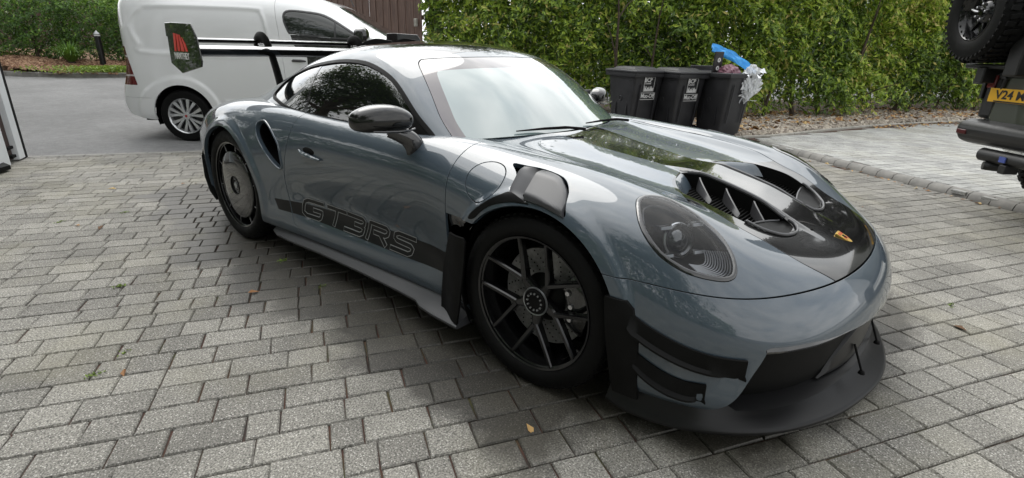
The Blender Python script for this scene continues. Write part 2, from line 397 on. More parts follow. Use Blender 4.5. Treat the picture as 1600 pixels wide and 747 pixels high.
def fnoise(P_, scale, seed):
    """cheap smooth 3d noise"""
    rg = np.random.default_rng(seed); o = np.zeros(len(P_))
    for k in range(7):
        d = rg.normal(0, 1, 3); d /= np.linalg.norm(d); f = scale*(.6+rg.random()*1.6); o += np.sin(P_@d*f+rg.random()*6.28)*np.sin(P_@np.roll(d, 1)*f*.8+rg.random()*6.28)
    return o/2.6
def hedge(label, path, height, thick, count, size, lm, seed, z0=.1, skirt=.35, tophi=.25, stems=14, stem_r=.035, tint_top=.35):
    P2 = spl(path, 12); d = np.concatenate([[0], np.cumsum(np.linalg.norm(np.diff(P2, axis=0), axis=1))]); Ln = d[-1]; rg = np.random.default_rng(seed)
    t = thing('hedge', label, 'hedge', (float(P2[0][0]), float(P2[0][1]), 0)); t0 = np.array([P2[0][0], P2[0][1], 0])
    n = count; s_ = rg.random(n)*Ln; h = rg.random(n)**.92; x = np.interp(s_, d, P2[:, 0]); y = np.interp(s_, d, P2[:, 1])
    x2 = np.interp(np.minimum(s_+.1, Ln), d, P2[:, 0])-np.interp(np.maximum(s_-.1, 0), d, P2[:, 0]); y2 = np.interp(np.minimum(s_+.1, Ln), d, P2[:, 1])-np.interp(np.maximum(s_-.1, 0), d, P2[:, 1])
    l = np.hypot(x2, y2); nx, ny = -y2/l, x2/l          # points away from the camera side
    z = z0+h*height; base = np.stack([x, y, z], 1)
    bumpy = fnoise(base, 1.9, seed+1)*.26+fnoise(base, 5.5, seed+2)*.16+fnoise(base, 13, seed+5)*.08
    dep = rg.exponential(.16, n); dep = np.where(rg.random(n) < .35, rg.random(n)*thick, dep)
    off = bumpy+dep; C = base+np.stack([nx*off, ny*off, 0*off], 1)
    # thin the skirt at the bottom into gaps, keep dense above
    low = np.clip((z-z0)/skirt, 0, 1); gap = fnoise(base*np.array([1, 1, .3]), 5, seed+3)*.35+low
    keep = (rg.random(n) < np.clip(gap, 0, 1)); C, off, bumpy, h, dep = C[keep], off[keep], bumpy[keep], h[keep], dep[keep]; nxk, nyk = nx[keep], ny[keep]
    D = np.stack([-nxk*.9, -nyk*.9, np.full(len(nxk), .75)], 1)
    tint = .42+.22*rg.normal(0, 1, len(C))+fnoise(C, 1.3, seed+4)*.24-dep*.38+tint_top*np.clip((h-.45), 0, 1)*1.4  # deeper leaves get a darker tint: inner shade painted into their colour
    tint = np.where(rg.random(len(C)) < .04, .97, tint)
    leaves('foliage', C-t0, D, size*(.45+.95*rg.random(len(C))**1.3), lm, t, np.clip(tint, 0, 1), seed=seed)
    for k in range(stems):
        q = (k+.3+.4*rg.random())/stems*Ln; px_, py_ = np.interp(q, d, P2[:, 0]), np.interp(q, d, P2[:, 1]); i = min(int(np.searchsorted(d, q)), len(P2)-2); tv = P2[i+1]-P2[i]; tv /= np.linalg.norm(tv); nv = np.array([-tv[1], tv[0]])
        b = np.array([px_, py_])+nv*(.22+.2*rg.random()); bm = BM(); lean = rg.normal(0, .12, 2); r = stem_r*(.6+.9*rg.random())
        pts = [(b[0]-t0[0]+lean[0]*z_*1.0+rg.normal(0, .02), b[1]-t0[1]+lean[1]*z_+rg.normal(0, .02), z0-.08+z_) for z_ in (0, .25, .6, 1.1, 1.8, 2.4)]
        add_tube(bm, pts, [r*1.3, r, r*.85, r*.7, r*.45, r*.2], 7)
        for j in range(5):
            f = pts[1+j % 4]; e = (f[0]+rg.normal(0, .35), f[1]+rg.normal(0, .35), f[2]+.25+.4*rg.random()); add_tube(bm, [f, tuple(np.array(f)*.5+np.array(e)*.5+np.array([0, 0, .06])), e], [r*.4, r*.28, r*.1], 5)
        obj('stem', bm, BARK, t)
    return t
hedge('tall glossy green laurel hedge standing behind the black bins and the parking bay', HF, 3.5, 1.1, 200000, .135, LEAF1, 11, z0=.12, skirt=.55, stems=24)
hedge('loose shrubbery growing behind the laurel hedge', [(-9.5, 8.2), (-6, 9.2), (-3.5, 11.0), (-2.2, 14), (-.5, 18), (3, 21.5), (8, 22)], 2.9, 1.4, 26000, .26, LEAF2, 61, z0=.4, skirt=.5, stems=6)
hedge('clipped dark green hedge behind the black bollard across the road', [(-21.5, -3.0), (-20.6, -.6), (-19.9, .7), (-19.3, 1.6), (-19.3, 2.6), (-19.0, 3.8), (-18.6, 6)], 1.85, 1.0, 42000, .115, LEAF2, 21, z0=.55, skirt=.15, stems=8, tint_top=.25)
# ---- timber fence: board cladding behind the van
WOOD = mat('brown_timber', rough=.75)
def _w():
    m = WOOD; t = node(m, 'ShaderNodeTexCoord'); mp_ = node(m, 'ShaderNodeMapping'); mp_.inputs['Scale'].default_value = (14, 14, .8); lk(m, t.outputs['Object'], mp_.inputs[0])
    n = noise(m, 3, 6, .65, vec=mp_.outputs[0]); c = ramp(m, n, [(.3, (.055, .032, .024)), (.55, (.12, .072, .055)), (.75, (.19, .125, .10))])
    oi = node(m, 'ShaderNodeObjectInfo'); lk(m, c, P(m).inputs['Base Color']); bump(m, n, .5, .01)
_w()
def fence(label, a, b, h, z0, bw=.14):
    a, b = np.array(a, float), np.array(b, float); L_ = np.linalg.norm(b-a); d = (b-a)/L_; nr = np.array([d[1], -d[0]]); t = thing('timber_fence', label, 'fence', (a[0], a[1], z0)); n = int(L_/bw); rg = np.random.default_rng(2)
    rot = Matrix.Rotation(math.atan2(d[1], d[0]), 3, 'Z'); bm = BM()
    for i in range(n):
        p = d*(i+.5)*bw+nr*(.012*(i % 2)+rg.normal(0, .002)); add_box(bm, (p[0], p[1], h/2+rg.normal(0, .01)), (bw*(1.08 if i % 2 else .93), .02, h), rot)
    obj('boards', bm, WOOD, t, smooth=False, bevel=.003)
    for z_ in (.3, h*.5, h-.3):
        bm = BM(); p = d*L_/2-nr*.04*(-1); add_box(bm, (p[0], p[1], z_), (L_, .05, .09), rot); obj('rail', bm, WOOD, t, smooth=False)
    return t
fence('tall brown vertical board fence behind the white van', (-7.98, 5.42), (-23.5, 6.3), 3.4, .12)
fence('brown board fence behind the clipped dark hedge', (-23.6, 6.2), (-25.5, -9), 3.2, .7)
bm = BM(); add_box(bm, (-8.12, 5.37, 1.72), (.07, .06, .16), Matrix.Rotation(R(-3), 3, 'Z')); tag(obj('wall_lamp', bm, KERB2, bevel=.012), 'small pale box fixed to the end of the brown board fence beside the hedge', 'fence light')

# ---- plants and bollard across the road
def strap_plant(x, y, z, n, L_, seed):
    rg = np.random.default_rng(seed); t = thing('spiky_plant', 'bright green spiky tufted plant in front of the dark hedge', 'plant', (x, y, z)); V = []; F = []; T = []
    for k in range(n):
        a = rg.random()*2*PI; l = L_*(.6+.5*rg.random()); out_ = .25+.75*rg.random(); prev = None
        for i in range(6):
            q = i/5; r = l*out_*(q-.25*q*q); h = l*(q*1.05-(.35+.45*out_)*q*q); w = .016*(1-q)**.6+.001; ta = np.array([-math.sin(a), math.cos(a)])
            c = np.array([math.cos(a), math.sin(a)])*r; V += [(c[0]+ta[0]*w, c[1]+ta[1]*w, h), (c[0]-ta[0]*w, c[1]-ta[1]*w, h)]
            if i: b = len(V); F.append((b-4, b-3, b-1, b-2)); T.append(rg.random())
    fast_mesh('strap_leaves', V, F, STRAP, t, T)
    bm = BM(); add_lathe(bm, [(.10, 0), (.09, .06), (.03, .10)], n=12, axis='z'); obj('crown_base', bm, BARK, t)
strap_plant(-19.0, 1.62, .50, 190, 1.15, 3)
POST = mat('black_painted_metal', (.012, .012, .013), .35, .2)
t = thing('bollard', 'black bollard with silver ringed cap by the clipped hedge', 'bollard', (-18.75, 2.30, .42))
bm = BM(); add_lathe(bm, [(.075, 0), (.075, .86), (.080, .865)], n=24, axis='z'); obj('post', bm, POST, t)
bm = BM(); add_lathe(bm, [(.078, .865), (.078, .90)], n=24, axis='z'); obj('ring', bm, mat('ring_white', (.6, .6, .6), .4), t)
bm = BM(); add_lathe(bm, [(.082, .905), (.082, .925), (.055, .96), (.015, 1.01), (.0, 1.02)], n=24, axis='z'); obj('cap', bm, mat('cap_grey', (.35, .36, .37), .35, .4), t)
rg = np.random.default_rng(31)
C = np.stack([rg.normal(-17.75, .25, 2600), rg.normal(2.35, .75, 2600), .34+rg.random(2600)*.16], 1)
tag(leaves('groundcover', C, np.tile([0, 0, 1.], (2600, 1)), .07+.05*rg.random(2600), LIME, None, seed=5), 'low lime green ground cover beside the road kerb', 'plant', kind='stuff')
# bark chips and stones as loose litter
def litter(name, pts, zf, n, size, m, seed, label, cat, thick=.35, up=.25):
    rg = np.random.default_rng(seed); V = []; F = []; T = []
    for k in range(n):
        x, y = pts(rg); z = zf(x, y); s = size*(.5+rg.random()); a = rg.random()*6.28; q = np.array([[math.cos(a), math.sin(a)], [-math.sin(a), math.cos(a)]]); b = len(V)
        asp = .5+.4*rg.random(); t_ = rg.normal(0, up, 2)
        for (u, v, w) in ((-1, -.6, 0), (.8, -1, 0), (1, .7, 0), (-.7, 1, 0), (-.5, -.3, 1), (.4, -.5, 1), (.5, .4, 1), (-.4, .5, 1)):
            p = q.T@np.array([u*s*.5, v*s*.5*asp]); V.append((x+p[0], y+p[1], z+w*s*thick+(t_[0]*u+t_[1]*v)*s*.4))
        for f in ((4, 5, 6, 7), (0, 1, 5, 4), (1, 2, 6, 5), (2, 3, 7, 6), (3, 0, 4, 7)): F.append(tuple(b+i for i in f)); T.append(rg.random())
    return tag(fast_mesh(name, V, F, m, None, [t for t in T]), label, cat, kind='stuff')
STONE = mat('pebble', rough=.8); lk(STONE, ramp(STONE, attr_node(STONE), [(0, (.16, .13, .11)), (.5, (.33, .29, .24)), (1, (.52, .46, .38))]), P(STONE).inputs['Base Color'])
CHIP = mat('bark_chip', rough=.9); lk(CHIP, ramp(CHIP, attr_node(CHIP), [(0, (.10, .05, .03)), (.5, (.27, .15, .09)), (1, (.46, .31, .20))]), P(CHIP).inputs['Base Color'])
bk = spl(BEDK, 8); hf = spl(HF, 8)
def bed_pt(rg):
    i = 6+int(rg.random()*(len(bk)-16)); t = rg.random(); a = bk[i]+(bk[i+1]-bk[i])*rg.random(); b = a+np.array([-.93, .36])*1.9
    q = a+(b-a)*(.04+.96*t); return q[0], q[1]
litter('stones', bed_pt, lambda x, y: .075, 8500, .085, STONE, 8, 'pale stones spread on the bed below the hedge', 'stones')
litter('leaf_litter', lambda rg: tuple(np.array(bed_pt(rg))+np.array([-.25, .12])), lambda x, y: .095, 2600, .10, DEADLEAF, 9, 'brown fallen leaves among the stones under the hedge', 'fallen leaves', thick=.06, up=.4)
lk_ = spl(LK, 8)
def bark_pt(rg):
    i = int(rg.random()*(len(lk_)-1)); a = lk_[i]; b = a+np.array([-1, .0])*2.2; q = a+(b-a)*(.06+.94*rg.random())+rg.normal(0, .1, 2); return q[0], q[1]
litter('bark_chips', bark_pt, lambda x, y: road_z(float(ND@np.array([x, y])))+.085+max(0, (-17.6-x))*.13, 5200, .09, CHIP, 10, 'brown bark chips covering the bed across the road', 'bark chips')
# leaves and moss on the paving
def pav_pt(rg):
    if rg.random() < .6: k = rg.random()*3.6-.6; q = KA+KD*k-KN*(.03+abs(rg.normal(0, .07)))
    else: q = np.array([rg.uniform(-5, 2.5), rg.uniform(-2.4, 3.5)])
    return q[0], q[1]
def flat_leaves(name, pt, n, z, size, seed, label):
    rg = np.random.default_rng(seed); C = np.array([[*pt(rg), z+.004*rg.random()] for _ in range(n)])
    return tag(leaves(name, C, np.tile([0, 0, 2.6], (n, 1)), size*(.5+rg.random(n)), DEADLEAF, None, asp=.55, seed=seed), label, 'fallen leaves', kind='stuff')
flat_leaves('dropped_leaves', pav_pt, 110, .006, .045, 12, 'scattered dry brown and yellow leaves on the paving')
def bed_edge_pt(rg):
    i = 34+int(rg.random()*26); q = bk[min(i, len(bk)-1)]+np.array([.93, -.36])*(.02+abs(rg.normal(0, .16)))+rg.normal(0, .1, 2); return q[0], q[1]
flat_leaves('bay_leaves', bed_edge_pt, 480, .066, .06, 13, 'orange brown leaves gathered along the edging of the parking bay')
MOSS = mat('moss', rough=.95); lk(MOSS, ramp(MOSS, attr_node(MOSS), [(0, (.06, .09, .02)), (1, (.22, .32, .06))]), P(MOSS).inputs['Base Color'])
rg = np.random.default_rng(77); C = []
for k in range(46):
    u_ = rg.uniform(-3.4, 3.6); row = rg.integers(-6, 33); n_ = -6.0+.149*round((6.0+row*.149)/.149)
    x, y, _ = un(u_, n_)
    if y < -.85 or x > 1.2 or rg.random() < .2:
        m_ = rg.integers(8, 34); C.append(np.stack([x+rg.normal(0, .007, m_), y+rg.normal(0, .018, m_), rg.random(m_)*.012], 1))
C = np.concatenate(C); tag(leaves('moss_tufts', C, np.tile([0, 0, 1.], (len(C), 1)), .012+.012*rg.random(len(C)), MOSS, None, seed=6), 'small green moss tufts in the joints of the paving', 'moss', kind='stuff')

# ---- trees around the drive (behind the photographer and beyond the hedge)
def tree(label, x, y, z, H, cr, seed, n=9000, trunk=.22, open_=.5, flat=.5):
    rg = np.random.default_rng(seed); t = thing('tree', label, 'tree', (x, y, z)); bm = BM(); lean = rg.normal(0, .04, 2)
    tp = [(lean[0]*h*H, lean[1]*h*H, h*H) for h in (0, .15, .35, .55, .75)]
    add_tube(bm, tp, [trunk*1.25, trunk, trunk*.8, trunk*.6, trunk*.35], 12); obj('trunk', bm, BARK, t)
    bm = BM(); tips = []
    for k in range(15):
        h = H*(.30+.45*rg.random()); a = k*2.4+rg.normal(0, .3); r = cr*(.55+.5*rg.random()); s0 = np.array([lean[0]*h, lean[1]*h, h]); e = s0+np.array([math.cos(a)*r, math.sin(a)*r, H*(.10+.16*rg.random())]); m_ = s0*.5+e*.5+rg.normal(0, .25, 3)
        add_tube(bm, [tuple(s0), tuple(m_), tuple(e)], [trunk*.38, trunk*.24, trunk*.06], 7); tips += [e, m_*.35+e*.65]
        for j in range(3):
            e2 = m_*.6+e*.4+rg.normal(0, .7, 3); add_tube(bm, [tuple(m_), tuple(e2)], [trunk*.14, trunk*.03], 5); tips.append(e2)
    obj('branches', bm, BARK, t); tips = np.array(tips); tips = np.concatenate([tips, tips[:, :]+rg.normal(0, .8, tips.shape)*np.array([1, 1, .4])])
    ci = rg.integers(0, len(tips), n); rad = cr*.17; C = tips[ci]+rg.normal(0, 1, (n, 3))*np.array([rad, rad, rad*flat])
    leaves('crown', C, np.tile([0, 0, 1.], (n, 1)), .22*(.6+.8*rg.random(n)), LEAF3, t, np.clip(.5+.25*rg.normal(0, 1, n), 0, 1), asp=.5, seed=seed)
tree('broad dark tree with open layered crown at the far left of the drive', -10.6, -6.0, 0, 8.4, 4.0, 41, 26000, .28)
tree('dark spreading tree standing behind the added hedge opposite the car', -5.2, -8.2, 0, 7.6, 3.4, 42, 18000, .24)
tree('dark tree with a rounded crown behind the camera position', 2.6, -9.0, 0, 7.8, 3.4, 43, 14000, .24)
tree('green tree rising beyond the brown board fence', -13.5, 10.6, .1, 9.2, 4.0, 44, 17000, .24)
hedge('unseen dark green hedge added opposite the car to darken its reflections', [(9, -6.4), (3, -6.2), (-1, -6.0), (-6, -6.2), (-10, -6.3), (-15, -6.0), (-20, -5.6), (-25, -6)], 2.5, .9, 52000, .18, LEAF2, 51, z0=0., skirt=.1, stems=10)  # out of view; added and lengthened to darken reflections in flank and endplate
# ------------------------------------------------------------ spline surfaces and panel cutting
def cspline(t, Y, tq):
    """natural cubic spline through Y (n, ...) at t, evaluated at tq"""
    n = len(t); h = np.diff(t); A = np.zeros((n, n)); S = Y.shape; Yf = Y.reshape(n, -1); B = np.zeros_like(Yf)
    A[0, 0] = A[-1, -1] = 1
    for i in range(1, n-1):
        A[i, i-1], A[i, i], A[i, i+1] = h[i-1], 2*(h[i-1]+h[i]), h[i]
        B[i] = 6*((Yf[i+1]-Yf[i])/h[i]-(Yf[i]-Yf[i-1])/h[i-1])
    M = np.linalg.solve(A, B)
    k = np.clip(np.searchsorted(t, tq)-1, 0, n-2); d = (tq-t[k])[:, None]; hh = h[k][:, None]; e = hh-d
    r = (M[k]*e**3+M[k+1]*d**3)/(6*hh)+(Yf[k]/hh-M[k]*hh/6)*e+(Yf[k+1]/hh-M[k+1]*hh/6)*d
    return r.reshape((len(tq),)+S[1:])
def surface(G, nu, nv, wrap_front=True):
    """G[row][station] = (x, s, z); last row is the centre line, last station (if wrap_front) lies on y=0.
    returns grid (nv, nu, 3) for the half s>=0"""
    G = np.array(G, float); nr, nk, _ = G.shape
    mir = G[:-1][::-1].copy(); mir[..., 1] *= -1
    F = np.concatenate([G, mir], 0)                       # across the centre line
    if wrap_front:
        ex = F[:, -4:-1][:, ::-1].copy(); ex[..., 1] *= -1
        F = np.concatenate([F, ex], 1)
    du = np.linalg.norm(np.diff(F, axis=1), axis=2).mean(0); tu = np.concatenate([[0], np.cumsum(du)])
    dv = np.linalg.norm(np.diff(F, axis=0), axis=2).mean(1); tv = np.concatenate([[0], np.cumsum(dv)])
    tq = np.linspace(0, tu[nk-1], nu); vq = np.linspace(0, tv[nr-1], nv)
    E_ = cspline(tu, np.swapaxes(F, 0, 1), tq)            # (nu, rows, 3)
    S = cspline(tv, np.swapaxes(E_, 0, 1), vq)            # (nv, nu, 3)
    return S
class Sheet:
    """poly sheet with per-vertex normals (numpy)"""
    def __init__(s, V, N, F): s.V, s.N, s.F = V, N, F
def grid_sheet(S, flip=False):
    nv, nu, _ = S.shape
    du = np.gradient(S, axis=1); dv = np.gradient(S, axis=0)
    N = np.cross(du, dv); ln = np.linalg.norm(N, axis=2, keepdims=True); N = N/np.maximum(ln, 1e-12)
    if flip: N = -N
    idx = np.arange(nv*nu).reshape(nv, nu)
    a, b, c, d = idx[:-1, :-1].ravel(), idx[:-1, 1:].ravel(), idx[1:, 1:].ravel(), idx[1:, :-1].ravel()
    F = np.stack([a, b, c, d], 1)
    if flip: F = F[:, ::-1]
    return Sheet(S.reshape(-1, 3), N.reshape(-1, 3), [tuple(f) for f in F.tolist()])
def clip(sh, f):
    """keep f >= 0"""
    val = f(sh.V); val = np.where(np.abs(val) < 1e-6, 1e-6, val)
    pos = val > 0
    V = [tuple(v) for v in sh.V]; N = [tuple(n) for n in sh.N]; cache = {}; out = []
    Va, Na = sh.V, sh.N
    posl = pos.tolist()
    for fc in sh.F:
        k = sum(posl[i] for i in fc)
        if k == len(fc): out.append(fc); continue
        if k == 0: continue
        nf = []; m = len(fc)
        for j in range(m):
            a, b = fc[j], fc[(j+1) % m]
            if posl[a]: nf.append(a)
            if posl[a] != posl[b]:
                key = (a, b) if a < b else (b, a)
                if key not in cache:
                    i0, i1 = key; t = val[i0]/(val[i0]-val[i1]); t = min(max(t, .02), .98)
                    p = Va[i0]*(1-t)+Va[i1]*t; n_ = Na[i0]*(1-t)+Na[i1]*t; n_ = n_/max(np.linalg.norm(n_), 1e-9)
                    cache[key] = len(V); V.append(tuple(p)); N.append(tuple(n_))
                nf.append(cache[key])
        if len(nf) >= 3: out.append(tuple(nf))
    V = np.array(V); N = np.array(N)
    used = sorted(set(i for fc in out for i in fc)); mp_ = {o: i for i, o in enumerate(used)}
    if not used: return Sheet(np.zeros((0, 3)), np.zeros((0, 3)), [])
    return Sheet(V[used], N[used], [tuple(mp_[i] for i in fc) for fc in out])
def cut(sh, *fs):
    for f in fs: sh = clip(sh, f)
    return sh
def psd(poly, ax=(0, 2), sgn=1, closed=True):
    """signed distance to a 2d polygon (+ inside) on coordinates ax of |s| half model"""
    Pn = np.array(poly, float); A = Pn; B = np.roll(Pn, -1, 0)
    if not closed: A, B = A[:-1], B[:-1]
    def f(V):
        q = V[:, list(ax)]; best = np.full(len(q), 1e9); ins = np.zeros(len(q), bool)
        for a, b in zip(A, B):
            ab = b-a; L2 = ab@ab
            if L2 < 1e-14: continue
            t = np.clip(((q-a)@ab)/L2, 0, 1); d = np.hypot(*(q-a-t[:, None]*ab).T); best = np.minimum(best, d)
            if closed:
                c = (a[1] > q[:, 1]) != (b[1] > q[:, 1])
                with np.errstate(divide='ignore', invalid='ignore'):
                    xi = (b[0]-a[0])*(q[:, 1]-a[1])/(b[1]-a[1])+a[0]
                ins ^= c & (q[:, 0] < xi)
        if closed: return sgn*np.where(ins, best, -best)
        return best
    return f
def band(poly, gap, ax=(0, 2)):
    """open polyline: keep what is further than gap"""
    g = psd(poly, ax, closed=False)
    return lambda V: g(V)-gap
def inside(poly, ax=(0, 2), off=0.): 
    g = psd(poly, ax); return lambda V: g(V)-off
def outside(poly, ax=(0, 2), off=0.):
    g = psd(poly, ax); return lambda V: -g(V)-off
def side(sh, sgn):
    """world sheet from the half model: sgn=-1 right-hand side of the car (y<0), +1 left"""
    V = sh.V.copy(); N = sh.N.copy(); V[:, 1] *= sgn; N[:, 1] *= sgn
    F = sh.F if sgn > 0 else [f[::-1] for f in sh.F]
    return Sheet(V, N, F)
def join(*shs):
    V = []; N = []; F = []; o = 0
    for s in shs:
        if len(s.V) == 0: continue
        V.append(s.V); N.append(s.N); F += [tuple(i+o for i in f) for f in s.F]; o += len(s.V)
    return Sheet(np.concatenate(V), np.concatenate(N), F)
def both(sh): return join(side(sh, 1), side(sh, -1))
def offset(sh, d): return Sheet(sh.V+sh.N*d, sh.N, sh.F)
def flange(sh, depth=.012, skip_center=True, lip=.0012):
    """turn the open edges of a panel inwards so that gaps read as real seams; a tiny rounded lip catches light"""
    cnt = {}
    for f in sh.F:
        m = len(f)
        for j in range(m):
            a, b = f[j], f[(j+1) % m]; cnt[(a, b)] = 1
    be = [(a, b) for (a, b) in cnt if (b, a) not in cnt]
    if skip_center: be = [(a, b) for a, b in be if abs(sh.V[a][1]) > 1e-4 or abs(sh.V[b][1]) > 1e-4]
    V = list(sh.V); N = list(sh.N); F = list(sh.F)
    acc = {}
    for a, b in be:
        t = sh.V[b]-sh.V[a]; l = np.linalg.norm(t)
        if l < 1e-7: continue
        o = np.cross(t/l, sh.N[a]); acc.setdefault(a, np.zeros(3)); acc.setdefault(b, np.zeros(3))
        acc[a] += o*l; acc[b] += o*l
    idx = {}
    def ring(i):
        if i not in idx:
            o = acc[i]/max(np.linalg.norm(acc[i]), 1e-9); n = sh.N[i]
            r = []
            r.append(len(V)); V.append(sh.V[i]+o*lip*.7-n*lip*.3); N.append((n+o)/np.linalg.norm(n+o))
            r.append(len(V)); V.append(sh.V[i]+o*lip-n*lip); N.append(o)
            r.append(len(V)); V.append(sh.V[i]+o*lip-n*depth); N.append(o)
            idx[i] = r
        return idx[i]
    for a, b in be:
        if a not in acc or b not in acc: continue
        ra, rb = ring(a), ring(b)
        F.append((b, a, ra[0], rb[0])); F.append((rb[0], ra[0], ra[1], rb[1])); F.append((rb[1], ra[1], ra[2], rb[2]))
    return Sheet(np.array(V), np.array(N), F)
def panel(name, sh, m, parent, depth=.012, lip=.0012):
    s = flange(sh, depth, lip=lip) if depth else sh
    return new_mesh(name, s.V, s.F, m, parent, normals=s.N)

# ---- car body control grid: rows from sill to centre line, stations from tail to nose (metres, x forward from front axle)
XS = [-3.46, -3.32, -3.0, -2.7, -2.457, -2.15, -1.85, -1.5, -1.1, -.75, -.45, -.2, .05, .27]
rowsS = [
 [.52, .64, .76, .80, .80, .80, .80, .80, .79, .78, .78, .79, .80, .80],
 [.60, .71, .86, .92, .94, .93, .90, .875, .862, .855, .862, .895, .912, .912],
 [.63, .74, .88, .938, .955, .945, .905, .868, .853, .850, .866, .910, .930, .930],
 [.66, .76, .89, .947, .963, .952, .915, .875, .862, .860, .880, .925, .942, .938],
 [.65, .75, .88, .943, .958, .948, .920, .893, .883, .880, .893, .922, .936, .925],
 [.59, .69, .83, .90, .92, .918, .900, .888, .880, .873, .870, .878, .885, .868],
 [.50, .60, .74, .80, .818, .822, .818, .812, .802, .780, .745, .720, .705, .695],
 [.35, .44, .54, .58, .60, .60, .60, .60, .60, .58, .555, .54, .53, .525],
 [.18, .22, .27, .28, .30, .30, .30, .30, .30, .30, .28, .27, .27, .27],
 [0]*14]
rowsZ = [
 [.22, .18, .145, .14, .14, .14, .14, .14, .14, .14, .14, .14, .14, .14],
 [.30, .25, .215, .205, .20, .20, .20, .20, .20, .20, .20, .20, .20, .20],
 [.42, .38, .36, .345, .34, .34, .34, .34, .34, .34, .34, .34, .34, .34],
 [.53, .51, .51, .505, .50, .50, .50, .50, .50, .50, .50, .50, .50, .495],
 [.62, .63, .65, .665, .665, .66, .66, .655, .655, .655, .655, .66, .66, .645],
 [.68, .71, .76, .785, .795, .795, .79, .785, .78, .78, .78, .78, .775, .755],
 [.72, .76, .82, .87, .89, .895, .893, .885, .88, .877, .872, .862, .848, .818],
 [.74, .79, .85, .895, .905, .90, .88, .87, .865, .865, .865, .840, .813, .783],
 [.75, .80, .87, .92, .93, .90, .88, .86, .86, .865, .868, .835, .803, .768],
 [.755, .805, .875, .93, .935, .90, .88, .86, .86, .865, .870, .835, .800, .763]]
FAN = [  # four more stations that swing round the nose, then the nose profile on y=0
 [(.45, .80, .14), (.60, .76, .14), (.74, .66, .14), (.85, .44, .14), (.90, 0, .14)],
 [(.45, .905, .20), (.64, .860, .20), (.79, .750, .20), (.915, .50, .20), (.98, 0, .20)],
 [(.455, .922, .33), (.645, .875, .33), (.80, .765, .33), (.93, .51, .33), (.995, 0, .33)],
 [(.46, .925, .475), (.645, .875, .45), (.80, .760, .43), (.93, .50, .415), (1.0, 0, .405)],
 [(.46, .905, .605), (.64, .850, .55), (.785, .730, .51), (.91, .48, .487), (.982, 0, .478)],
 [(.46, .85, .705), (.62, .795, .635), (.755, .675, .575), (.875, .44, .545), (.948, 0, .530)],
 [(.46, .70, .768), (.60, .675, .697), (.72, .585, .630), (.83, .38, .588), (.90, 0, .568)],
 [(.46, .525, .750), (.585, .505, .700), (.69, .45, .648), (.785, .295, .608), (.85, 0, .590)],
 [(.46, .27, .725), (.575, .265, .690), (.67, .24, .652), (.75, .155, .622), (.80, 0, .607)],
 [(.46, 0, .718), (.57, 0, .684), (.66, 0, .654), (.735, 0, .630), (.77, 0, .617)]]
GB = [[(XS[k], rowsS[r][k], rowsZ[r][k]) for k in range(14)]+FAN[r] for r in range(10)]
# ---- greenhouse grid: rows belt, window mid, cant rail, pillar inner edge, roof mid, centre; stations cowl -> tail
GG = [
 [(-.66, .765, .835), (-.80, .785, .845), (-1.0, .795, .85), (-1.35, .80, .855), (-1.75, .80, .865), (-2.15, .775, .875), (-2.6, .68, .86), (-3.05, .55, .82)],
 [(-.665, .745, .855), (-.835, .755, .945), (-1.03, .745, 1.02), (-1.37, .735, 1.05), (-1.77, .725, 1.045), (-2.17, .68, .995), (-2.6, .58, .92), (-3.05, .47, .85)],
 [(-.655, .725, .865), (-.86, .69, 1.03), (-1.07, .64, 1.155), (-1.39, .62, 1.198), (-1.79, .60, 1.17), (-2.19, .555, 1.085), (-2.6, .48, .975), (-3.05, .38, .87)],
 [(-.62, .685, .867), (-.83, .625, 1.038), (-1.05, .56, 1.18), (-1.39, .54, 1.238), (-1.79, .51, 1.208), (-2.19, .46, 1.12), (-2.6, .39, 1.005), (-3.05, .30, .89)],
 [(-.49, .37, .872), (-.745, .335, 1.07), (-1.01, .305, 1.222), (-1.39, .30, 1.275), (-1.79, .275, 1.25), (-2.19, .25, 1.165), (-2.6, .21, 1.04), (-3.05, .16, .91)],
 [(-.445, 0, .872), (-.715, 0, 1.08), (-1.00, 0, 1.233), (-1.39, 0, 1.29), (-1.79, 0, 1.265), (-2.19, 0, 1.18), (-2.6, 0, 1.055), (-3.05, 0, .92)]]
def smooth01(t): t = np.clip(t, 0, 1); return t*t*(3-2*t)
FA, RA = (.012, .352, .388), (-2.457, .362, .392)      # wheel arch circles: x, z, radius
def deform_body(S):
    S = S.copy(); x, s, z = S[..., 0], S[..., 1], S[..., 2]
    sidew = smooth01((s-.80)/.05)
    for (ax, az, ar), amt, wd in ((FA, .015, .052), (RA, .016, .045)):
        d = np.hypot(x-ax, z-az)-ar
        up = smooth01((z-.22)/.15)
        s = s+amt*smooth01((wd+.018-d)/.034)*smooth01((d+.3)/.1)*sidew*up
    # door scallop: concave lower side between the wheels
    dx = smooth01((x+1.95)/.35)*smooth01((-.42-x)/.25)
    s = s-.022*dx*np.exp(-((z-.42)/.13)**2)*smooth01((s-.7)/.1)
    S[..., 0] = x+.022*smooth01((x-.55)/.4)
    # raised central spine of the bonnet between the two air outlets
    S[..., 2] = z+.024*smooth01((.145-s)/.035)*smooth01((x-.10)/.2)*smooth01((.80-x)/.30)*smooth01((z-.5)/.05)
    # shallow character groove between fender crest and bonnet
    S[..., 2] -= .007*np.exp(-((s-.60)/.022)**2)*smooth01((.45-x)/.2)*smooth01((x+.50)/.2)*smooth01((z-.65)/.05)
    S[..., 1] = s
    return S
NU, NV = 600, 215
SB = deform_body(surface(GB, NU, NV)); SB[-1, :, 1] = 0; SB[:, -1, 1] = 0
SG = surface(GG, 260, 120, wrap_front=False); SG[-1, :, 1] = 0
BODY = grid_sheet(SB, flip=True); GREEN = grid_sheet(SG, flip=False)
